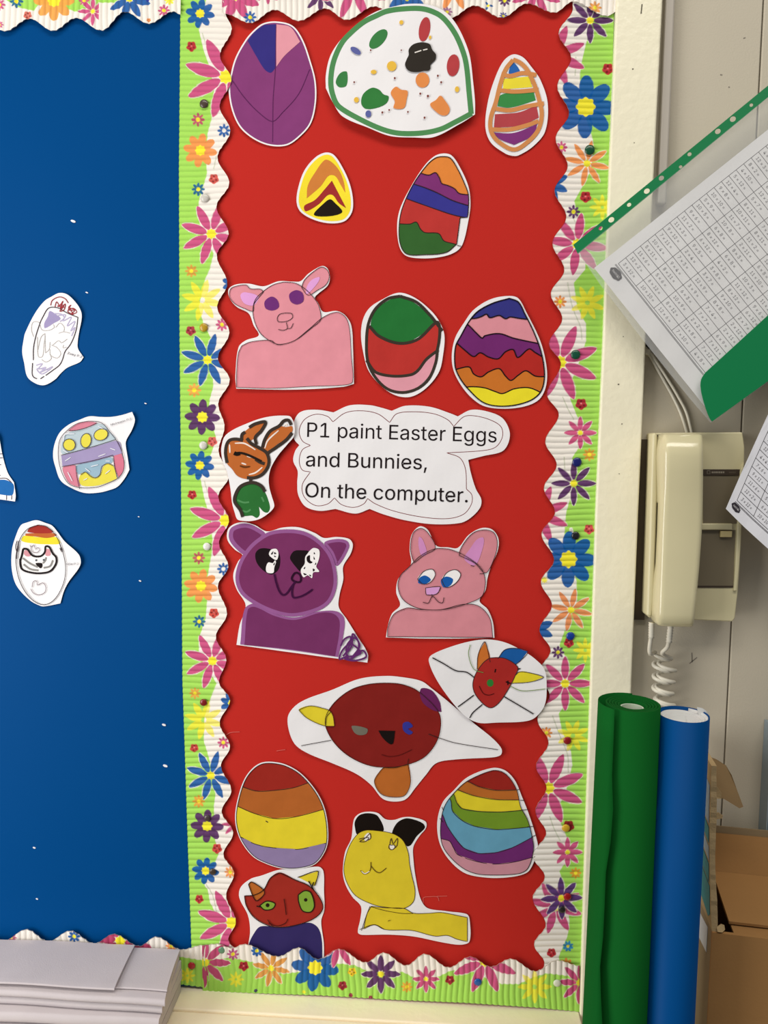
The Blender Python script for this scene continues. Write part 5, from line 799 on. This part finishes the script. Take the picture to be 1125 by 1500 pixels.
O = np.array([870., 393.]); E1 = np.array([.623, .782]); E2 = np.array([.782, -.623])
wk = Cut('worksheet', 'large tilted times-table worksheet inside the clear green-spined pocket', [tuple(O) + (1,), tuple(O + 268 * E1) + (1,), tuple(O + 268 * E1 + 376 * E2) + (1,), tuple(O + 376 * E2) + (1,)], base=.0300, curl=.0022, cdir=55, group=None, cat='paper', rip=.0004)
def table(cut, mp, ncol, nrow, u0, v0, cw, rh, seed, lw=.75):
    rng = random.Random(seed); W, Hh = ncol * cw, nrow * rh; ls = []
    for k in range(ncol + 1): ls.append([mp(u0 + k * cw, v0 + Hh * t) for t in np.linspace(0, 1, 30)])
    for k in range(nrow + 1): ls.append([mp(u0 + W * t, v0 + k * rh) for t in np.linspace(0, 1, 20)])
    ls.append([mp(u0 - 2 + (W + 4) * t, v0 - 3.2) for t in np.linspace(0, 1, 20)]); ls.append([mp(u0 - 2 + (W + 4) * t, v0 - 4.6) for t in np.linspace(0, 1, 20)])
    cut.mesh('table_lines', join2([ribbon([tuple(q) for q in l], lw, sm=False) for l in ls]), '4b484c')
    known = {(0, 0): '3 × 12 =', (1, 0): '10 × 10 =', (2, 0): '12 × 6 =', (3, 0): '7 × 10 =', (4, 0): '4 × 8 =', (0, 1): '12 × 2 =', (1, 1): '6 × 12 =', (2, 1): '8 × 12 =', (3, 1): '11 × 8 =', (0, 2): '11 × 6 =', (1, 2): '5 × 6 =', (2, 2): '10 × 9 =', (3, 2): '2 × 2 ='}
    tx = []
    for i in range(ncol):
        for j in range(nrow):
            s = known.get((i, j)) or '%d × %d =' % (rng.randint(2, 12), rng.randint(2, 12))
            a = mp(u0 + i * cw + 5, v0 + j * rh + rh * .32); b = mp(u0 + i * cw + 5 + 3.15 * len(s) * cw / 42, v0 + j * rh + rh * .32); tx.append(text2(s, a, b, rh * .36))
    cut.mesh('lettering', join2(tx), '6f6c70')
def logo(cut, mp, u, v, s=1.0):
    a = np.linspace(0, 2 * np.pi, 48, endpoint=False); r = 1 + .1 * np.abs(np.sin(3.5 * a)); p = np.array([mp(u + s * 10.5 * r[i] * math.cos(a[i]), v + s * 6.6 * r[i] * math.sin(a[i])) for i in range(48)])
    cut.fl('logo', p, '3a363c', smooth=False); cut.mesh('logo_lettering', text2('twinkl', mp(u - 7.6 * s, v - 1.6 * s), mp(u + 7.6 * s, v - 1.6 * s), 4.0 * s), 'd8d4d6')
mp1 = lambda u, v: O + u * E1 + v * E2
table(wk, mp1, 5, 24, 17, 31.5, 41.7, 13.8, 3); logo(wk, mp1, 26.5, 19)
pk = thing('plastic_pocket', 'clear plastic pocket with punched green spine and green corner, on the post', 'pocket', tuple(P(960, 400, -.03)))
sp = np.array([(840, 358.5), (1205, 60), (1210, 72.5), (846.5, 372)])
# the spine is a strip with round punched holes
holes = [(880, 334.5, 3.2), (895.5, 322, 4.6), (921.5, 300, 3.4), (947.5, 280, 4.6), (968.7, 261, 4.2), (997, 244.5, 2.8), (1010, 226, 3.4), (1051.5, 192.5, 4.6), (1073.5, 174.5, 4.8), (1100.5, 154, 3.0)]
ln = [sp]; vs = [Vector(q) for q in curve([tuple(q) + (1,) for q in sp], True, 10)]; n0 = len(vs); fc = [list(range(n0))]
for x, y, r in holes:
    e = ell(x, y, r * 1.05, r * .8, -39, n=14); fc.append(list(range(len(vs), len(vs) + 14))); vs += [Vector(q) for q in e]
rs_ = geometry.delaunay_2d_cdt(vs, [], fc, 1, 1e-5)
hv = np.array([tuple(q) for q in rs_[0]])
hf = [q for q in rs_[2] if not any(all(np.hypot(hv[i][0] - x, hv[i][1] - y) < r * 1.12 for i in q) for x, y, r in holes)]
so = obj('spine_strip', P(hv[:, 0], hv[:, 1], -.0330), hf, GREENP, pk); sd = so.modifiers.new('s', 'SOLIDIFY'); sd.thickness = .0009; sd.offset = 0
clr = [(846, 371), (862, 392), (880, 418), (905, 450), (940, 496), (975, 540), (1010, 583), (1041, 619), (1046, 616), (1128, 558), (1300, 430), (1400, 330), (1210, 72)]
v, f = fill(curve([q + (1,) for q in clr], True, 6), 14); V = P(v[:, 0], v[:, 1], -.0345); V[:, 1] -= .0012 * np.sin(V[:, 0] * 60 + V[:, 2] * 35) * np.sin(V[:, 2] * 48)
obj('front_film', V, f, CLEAR, pk, smooth=True)
V2 = P(v[:, 0], v[:, 1], -.0285); obj('back_film', V2, f, CLEAR, pk, smooth=True)
gf = curve([(1033, 546, 1), (1128, 459, 1), (1290, 330, 1), (1360, 400, 1), (1128, 556, 1), (1043, 617.5, 1), (1039, 612), (1032, 593), (1026.5, 570), (1027, 556)], True, 4)
v, f = fill(gf, 10); V = P(v[:, 0], v[:, 1], -.0390)
go = obj('corner_pocket', V, f, GREENP, pk); sd = go.modifiers.new('s', 'SOLIDIFY'); sd.thickness = .0007; sd.offset = 0

O2 = np.array([1062., 745.]); F1 = np.array([.695, .705]); F2 = np.array([.41, -.912])
def mp2(u, v): return O2 + u * F1 + v * F2 + np.array([.9, -.5]) * (0.00045 * u * u - .0006 * v * (u - 40) * 0)
w2 = Cut('worksheet', 'second times-table sheet at the right edge, overlapping the telephone', [tuple(mp2(u, 0)) for u in (0, 20, 40, 60, 80, 120, 160, 200)] + [tuple(mp2(200, v)) for v in (60, 150)] + [tuple(mp2(u, 260)) for u in (200, 100, 0)] + [tuple(mp2(0, v)) for v in (200, 120, 60, 30)], base=.0400, curl=.012, cdir=35, group=None, cat='paper', rip=.0003, paper=mat('shaded_white_paper', 'e4e4ea', rough=.7), raw=True)
table(w2, mp2, 4, 16, 11, 22, 34, 13.6, 9); logo(w2, mp2, 14, 12.5, .75)

# ------------------------------------------------------------------ rolls of display paper
def roll_top(px, py, y): return float(P(px, py, y)[2])
YR = -.160
def spiral(name, cx, cy, r0, r1, turns, z1, m, root, pitch_flare=None, extra=0.0, dz=0.0, th=.0012, a_end=0.0, z0=0.0, nz=2, wav=0.0):
    N = int(turns * 40 + extra / R(9)); tot = turns * 2 * math.pi + extra; V, F = [], []
    zs = np.linspace(0, 1, nz)
    for i in range(N + 1):
        s = i / N; a = a_end - tot * (1 - s); k = min(1, (tot * s) / (turns * 2 * math.pi)); r = r0 + (r1 - r0) * k
        for zt in zs:
            z = z0 + (z1 - dz * (1 - k) - z0) * zt; rr = r
            if pitch_flare: rr += pitch_flare(tot * (1 - s), z)
            aa_ = a + (wav * math.sin(z * 23) + wav * .6 * math.sin(z * 61 + 1)) * max(0, s - .97) / .03
            V.append((cx + rr * math.cos(aa_), cy + rr * math.sin(aa_), z))
    for i in range(N):
        for j in range(nz - 1): F.append((i * nz + j, (i + 1) * nz + j, (i + 1) * nz + j + 1, i * nz + j + 1))
    o = obj(name, V, F, m, root, smooth=True); sd = o.modifiers.new('s', 'SOLIDIFY'); sd.thickness = th; sd.offset = 0
    return o
def disc_ring(name, cx, cy, ra, rb, z0, z1, m, root):
    n = 40; V = []
    for r in (ra, rb):
        for z in (z0, z1): V += [(cx + r * math.cos(2 * math.pi * k / n), cy + r * math.sin(2 * math.pi * k / n), z) for k in range(n)]
    F = []
    for k in range(n):
        q = (k + 1) % n; F += [(k, q, n + q, n + k), (2 * n + k, 3 * n + k, 3 * n + q, 2 * n + q), (n + k, n + q, 3 * n + q, 3 * n + k)]
    return obj(name, V, F, m, root, smooth=False)
GRN = mat('green_paper', '0d571f', rough=0.8, spec=0.05, bump=0.05, bscale=600)
gc = P(926, 1030, YR); zt = float(gc[2]); rg = 39.5 * (0.9 + YR) / FOC
gr = thing('paper_roll', 'tall green paper roll standing upright with a loose flap on its left', 'paper roll', (gc[0], YR, 0.0), 'rolls of display paper')
spiral('rolled_sheet', gc[0], YR, .0120, rg, 5, zt, GRN, gr, dz=.002, th=.0021, a_end=R(80))
disc_ring('winding_core', gc[0], YR, .0095, .0110, 0.0, zt - .004, mat('white_core', 'c9d4c0', rough=.7), gr)
fz = lambda back, z: (.0045 + .0125 * (zt - z)) * math.sin(math.pi * min(1, max(0, 1 - back / R(150))) ** 1.1 * .62) if back < R(150) else 0
spiral('loose_flap', gc[0], YR, rg + .0014, rg + .0016, .001, zt + .001, GRN, gr, pitch_flare=fz, extra=R(150), th=.0006, a_end=R(226), nz=40, wav=.07)
bc = P(1001, 1046, YR); zb = float(bc[2]); rb = 35.8 * (0.9 + YR) / FOC
br = thing('paper_roll', 'blue paper roll with white lining between the green roll and the box', 'paper roll', (bc[0], YR, 0.0), 'rolls of display paper')
BLR = mat('blue_roll_paper', '004480', rough=0.5, spec=0.06); WHL = mat('white_lining', 'dcdcda', rough=.6)
spiral('blue_face', bc[0], YR, rb - .0003, rb, 1, zb, BLR, br, th=.0006, a_end=R(60), extra=R(25))
spiral('white_lining', bc[0], YR, rb - .0105, rb - .0012, 3, zb - .0006, WHL, br, th=.0012, dz=.006, a_end=R(60))
disc_ring('rolled_sheet', bc[0], YR, .008, rb - .0125, 0, zb - .012, WHL, br)
v, f = fill(curve([(1021, 1036, 1), (1030, 1038), (1039, 1046, 1), (1034, 1049), (1024, 1047)], True, 2), 4)
V = P(v[:, 0], v[:, 1], YR + .008); V = np.concatenate([V, V + [0, .0006, 0]]); n_ = len(v)
obj('lining_corner', V, [tuple(q) for q in f] + [tuple(i + n_ for i in q[::-1]) for q in f], WHL, br)

# ------------------------------------------------------------------ cardboard box
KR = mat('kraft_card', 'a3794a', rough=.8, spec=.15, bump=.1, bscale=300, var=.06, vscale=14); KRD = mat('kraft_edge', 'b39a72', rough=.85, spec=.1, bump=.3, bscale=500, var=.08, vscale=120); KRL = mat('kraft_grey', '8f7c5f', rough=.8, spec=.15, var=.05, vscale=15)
YB_ = -.125; c0 = P(1043.5, 1366, YB_); th_ = R(6.5); ex = np.array([math.cos(th_), -math.sin(th_), 0]); ey = np.array([math.sin(th_), math.cos(th_), 0]); ez = np.array([0, 0, 1.])
bxr = thing('cardboard_box', 'open brown cardboard box with torn raised flaps at lower right', 'box', (c0[0], c0[1], c0[2] - .32))
def L(a, b, c): return c0 + ex * a + ey * b + ez * c
def slab(name, quad, t, m, parent, sub=0):
    q = np.array(quad); nrm = np.cross(q[1] - q[0], q[-1] - q[0]); nrm /= np.linalg.norm(nrm); n = len(q)
    V = np.concatenate([q, q + nrm * t]); F = [tuple(range(n)), tuple(range(2 * n - 1, n - 1, -1))] + [(i, (i + 1) % n, n + (i + 1) % n, n + i) for i in range(n)]
    o = obj(name, V, F, m, parent); bm = bmesh.new(); bm.from_mesh(o.data); bmesh.ops.recalc_face_normals(bm, faces=bm.faces); bm.to_mesh(o.data); bm.free(); return o
BW, BD, BH = .36, .118, .32
slab('front_panel', [L(0, 0, -BH), L(BW, 0, -BH), L(BW, 0, 0), L(0, 0, 0)], -.004, KR, bxr)
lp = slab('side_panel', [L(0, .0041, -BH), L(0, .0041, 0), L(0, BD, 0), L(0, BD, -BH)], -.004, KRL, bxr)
slab('side_panel', [L(BW - .004, .0041, -BH), L(BW - .004, .0041, 0), L(BW - .004, BD, 0), L(BW - .004, BD, -BH)], -.004, KR, bxr)
slab('back_panel', [L(.0041, BD - .004, -BH), L(BW - .0041, BD - .004, -BH), L(BW - .0041, BD - .004, 0), L(.0041, BD - .004, 0)], -.004, KR, bxr)
slab('bottom_panel', [L(.0041, .0041, -BH + .001), L(BW - .0041, .0041, -BH + .001), L(BW - .0041, BD - .0041, -BH + .001), L(.0041, BD - .0041, -BH + .001)], .004, KR, bxr)
slab('inner_flap', [L(.0225, .005, -.0045), L(BW - .005, .005, -.0045), L(BW - .005, .05, -.001), L(.0225, .05, -.001)], .003, KR, bxr)
slab('front_flap', [L(.0200, .0165, .0015), L(BW - .004, .0165, .0015), L(BW - .004, .094, .013), L(.0205, .094, .013)], .003, KR, bxr)
slab('back_flap', [L(.0185, .0965, .0135), L(BW - .004, .0965, .0135), L(BW - .004, .1135, .052), L(.0065, .1135, .052)], .003, KR, bxr)
slab('back_tab', [L(.008, .1145, .044), L(.19, .1145, .044), L(.19, .116, .059), L(.008, .116, .060)], .002, KRL, bxr)
# raised left flap with a torn ragged edge
rg_ = random.Random(5); prof = []
HF = .172
for i in range(33):
    s = i / 32; prof.append((.002 + .012 * s + rg_.uniform(-.0007, .0007) * (0 < i < 32), s * HF))
V, F = [], []
for j, (b, h) in enumerate(prof):
    lean = -.0055 * (h / HF) - .0018 * math.sin(h / HF * math.pi)
    thk = .0058 + .0006 * math.sin(j * .35)
    V += [L(lean, b, h), L(lean, BD - .004, h), L(lean + thk, BD - .004, h), L(lean + thk, b + .0003, h)]
for j in range(len(prof) - 1):
    for k in range(4): F.append((4 * j + k, 4 * j + (k + 1) % 4, 4 * j + 4 + (k + 1) % 4, 4 * j + 4 + k))
F += [(0, 3, 2, 1), tuple(4 * (len(prof) - 1) + k for k in range(4))]
fl_ = obj('raised_flap', V, F, KRD, bxr)
def patch(name, bh, m, parent, off=-.0006):
    q = [L(-.0055 * max(h, 0) / HF - .0018 * math.sin(max(h, 0) / HF * math.pi) + off, b, h) for b, h in bh]; V = np.array(q); V = np.concatenate([V, V + ex * .0004]); n = len(q)
    return obj(name, V, [tuple(range(n)), tuple(range(2 * n - 1, n - 1, -1))] + [(i, (i + 1) % n, n + (i + 1) % n, n + i) for i in range(n)], m, parent)
TEAL = mat('teal_print', '0c7f88', rough=.5); PBL = mat('pale_blue_print', '9aabb8', rough=.5)
patch('printed_stripe', [(.016, .150), (.110, .165), (.110, .125), (.014, .110)], PBL, fl_); patch('printed_stripe', [(.013, .106), (.110, .121), (.110, .105), (.012, .090)], TEAL, fl_); patch('printed_stripe', [(.012, .086), (.110, .101), (.110, .085), (.010, .072)], PBL, fl_); patch('printed_stripe', [(.011, .068), (.110, .081), (.110, .06), (.011, .048)], TEAL, fl_)
q = [L(-.0006, b, h) for b, h in ((.008, .045), (.10, .06), (.10, .025), (.014, .006), (.008, .012))]; patch('printed_stripe', [(.008, .045), (.10, .056), (.10, .02), (.016, .008), (.009, .014)], TEAL, fl_)
patch('white_label', [(.018, -.006), (.058, -.012), (.058, -.040), (.018, -.034)], mat('label_white', 'c9ccd0', rough=.5), lp)
def sheet3(name, pts, t, m, parent):
    V = np.array([P(x, y, d) for x, y, d in pts]); n = len(pts); V = np.concatenate([V, V + np.array([.0008, t, -.0006])])
    o = obj(name, V, [tuple(range(n)), tuple(range(2 * n - 1, n - 1, -1))] + [(i, n + i, n + (i + 1) % n, (i + 1) % n) for i in range(n)], m, parent)
    bm = bmesh.new(); bm.from_mesh(o.data); bmesh.ops.recalc_face_normals(bm, faces=bm.faces); bm.to_mesh(o.data); bm.free(); return o
KRT = mat('kraft_dull', '80694a', rough=.8, spec=.15, var=.05, vscale=20)
sheet3('folded_tip', [(1035, 1109, -.030), (1041, 1109.5, -.032), (1050, 1113, -.036), (1064, 1122, -.044), (1072, 1136, -.056), (1080, 1158, -.070), (1089, 1182, -.082), (1083, 1184, -.084), (1060, 1170, -.078), (1050, 1168, -.074), (1046, 1152, -.062), (1041, 1136, -.050), (1035, 1124, -.040)], .003, KRT, fl_)
sheet3('torn_corner', [(1043, 1155, -.098), (1050, 1152, -.100), (1057, 1162, -.098), (1057, 1170, -.097), (1047, 1170, -.1), (1043, 1164, -.1)], .003, KRD, fl_)
sheet3('torn_corner', [(1046, 1192, -.102), (1052, 1190, -.102), (1059, 1195, -.1), (1058, 1199, -.1), (1050, 1200, -.102), (1048, 1214, -.104), (1045, 1214, -.104)], .002, KRD, fl_)
sheet3('torn_corner', [(1050, 1358, -.123), (1056, 1354, -.121), (1061, 1356, -.121), (1062, 1362, -.123), (1058, 1366, -.127), (1051, 1365, -.127)], .002, KRD, bxr)
# low table under the box (below the frame)
tb = thing('side_table', 'low white table under the cardboard box, below the picture', 'table', tuple(L(.2, .05, -.36) * [1, 1, 0]))
tz = float(c0[2]) - BH; tx0 = float(c0[0]) - .005
box('table_top', tx0, tx0 + .40, -.20, -.016, tz - .024, tz - .0004, mat('white_laminate', 'd8d6d0', rough=.4), tb, .002)
for x in (tx0 + .02, tx0 + .35):
    for y in (-.185, -.03): box('leg', x, x + .03, y, y + .03, 0.0, tz - .0245, mat('grey_metal', '8d8f92', rough=.4, metal=.6), tb, .002)
# pale panel at the right edge
a = P(1127.5, 1150, -.014); zt2 = float(P(1120, 1062, -.014)[2])
pp = thing('pale_board', 'pale blue-grey board standing on edge at the right picture edge', 'board', (float(a[0]) + .1, -.004, 0.0))
box('board', float(a[0]), float(a[0]) + .24, -.014, .0055, 0.0, zt2, mat('blue_grey_paint', '7f929f', rough=.5), pp, .002)
box('edge_strip', float(a[0]) - .0016, float(a[0]) - .0001, -.0145, .0055, 0.0, zt2, mat('pale_edge', '8d9aa2', rough=.5), pp)

# ------------------------------------------------------------------ grey sugar paper on the ledge
GREY = mat('grey_sugar_paper', 'c4bbbd', rough=.85, spec=.1, bump=.12, bscale=700, var=.03, vscale=25)
def fold(name, label, xr_f, xr_b, yf, yb, z0, z1, seed, droop=0.0, curl=.0, ff=.004, xl=-.75, flat=False, group='grey sugar paper sheets'):
    """a folded sheet lying on the ledge: rounded fold to the front, right end cut at a slant"""
    r = random.Random(seed); nx = 46; prof = []
    h = z1 - z0; m_ = 10
    for k in range(m_ + 1): t = -math.pi / 2 + math.pi * k / m_; prof.append((yf + ff * (1 - math.cos(t)), (z0 + z1) / 2 + h / 2 * math.sin(t), 1))   # round front fold
    yy = np.linspace(yf + ff, yb, 10)[1:]
    prof = [(y, z0, 0) for y in yy[::-1]] + prof + [(y, z1, 0) for y in yy]
    p1, p2, p3 = 0.7, 2.1, r.uniform(0, 6); V, F = [], []; n = len(prof)
    for i in range(nx + 1):
        s = i / nx
        for (y, z, fr) in prof:
            dep = (y - yf) / (yb - yf); xe = xr_f + (xr_b - xr_f) * max(dep, 0) ** .75; x = xl + (xe - xl) * s
            w = .0014 * math.sin(x * 15 + p1) + .0008 * math.sin(x * 41 + p2)
            z_ = z + ((w + .002) * .8 if (z > (z0 + z1) / 2 or not flat) else 0) - (droop * (1 - dep) ** 2 if not flat else 0)
            V.append((x, y + .0016 * math.sin(x * 11 + p3) * (1 - dep), z_))
    for i in range(nx):
        for k in range(n): F.append((i * n + k, i * n + (k + 1) % n, (i + 1) * n + (k + 1) % n, (i + 1) * n + k))
    F += [tuple(range(n)), tuple(range(nx * n, (nx + 1) * n))[::-1]]
    o = obj(name, V, F, GREY, None, smooth=True); o.modifiers.new('es', 'EDGE_SPLIT').split_angle = R(55)
    return tag(o, label, 'paper', group)
X = lambda px, py, y: float(P(px, py, y)[0])
z_ = ZL + .0002; yb = -.0105
top = float(P(100, 1381, -.012)[2]) - .0016
hgt = top - z_
fold('sugar_paper', 'topmost folded grey sugar paper sheet on the stack by the border', X(168, 1453, -.085), X(197, 1399, -.012), -.086, yb, z_ + hgt * .955, top, 1, droop=.002, ff=.0012)
fold('sugar_paper', 'second grey sugar paper sheet from the top, reaching further right than the topmost', X(245, 1452, -.078), X(263, 1402, -.012), -.080, yb, z_ + hgt * .895, z_ + hgt * .935, 2, droop=.002, ff=.0012)
fold('sugar_paper', 'third grey sugar paper sheet down, its front edge just below the top two', X(243, 1464, -.088), X(262, 1410, -.012), -.090, yb, z_ + hgt * .72, z_ + hgt * .865, 3, droop=.002)
fold('sugar_paper', 'fourth grey sugar paper sheet down, low in the stack', X(238, 1475, -.087), X(265, 1420, -.012), -.087, yb, z_ + hgt * .52, z_ + hgt * .69, 4, droop=.002)
fold('sugar_paper', 'fifth grey sugar paper sheet down, just above the lowest', X(234, 1485, -.090), X(266, 1430, -.012), -.096, yb, z_ + hgt * .27, z_ + hgt * .49, 6, droop=.002)
fold('sugar_paper', 'lowest grey sugar paper sheet, resting on the cream ledge', X(230, 1495, -.098), X(264, 1440, -.012), -.100, yb, z_, z_ + hgt * .19, 5, flat=True)
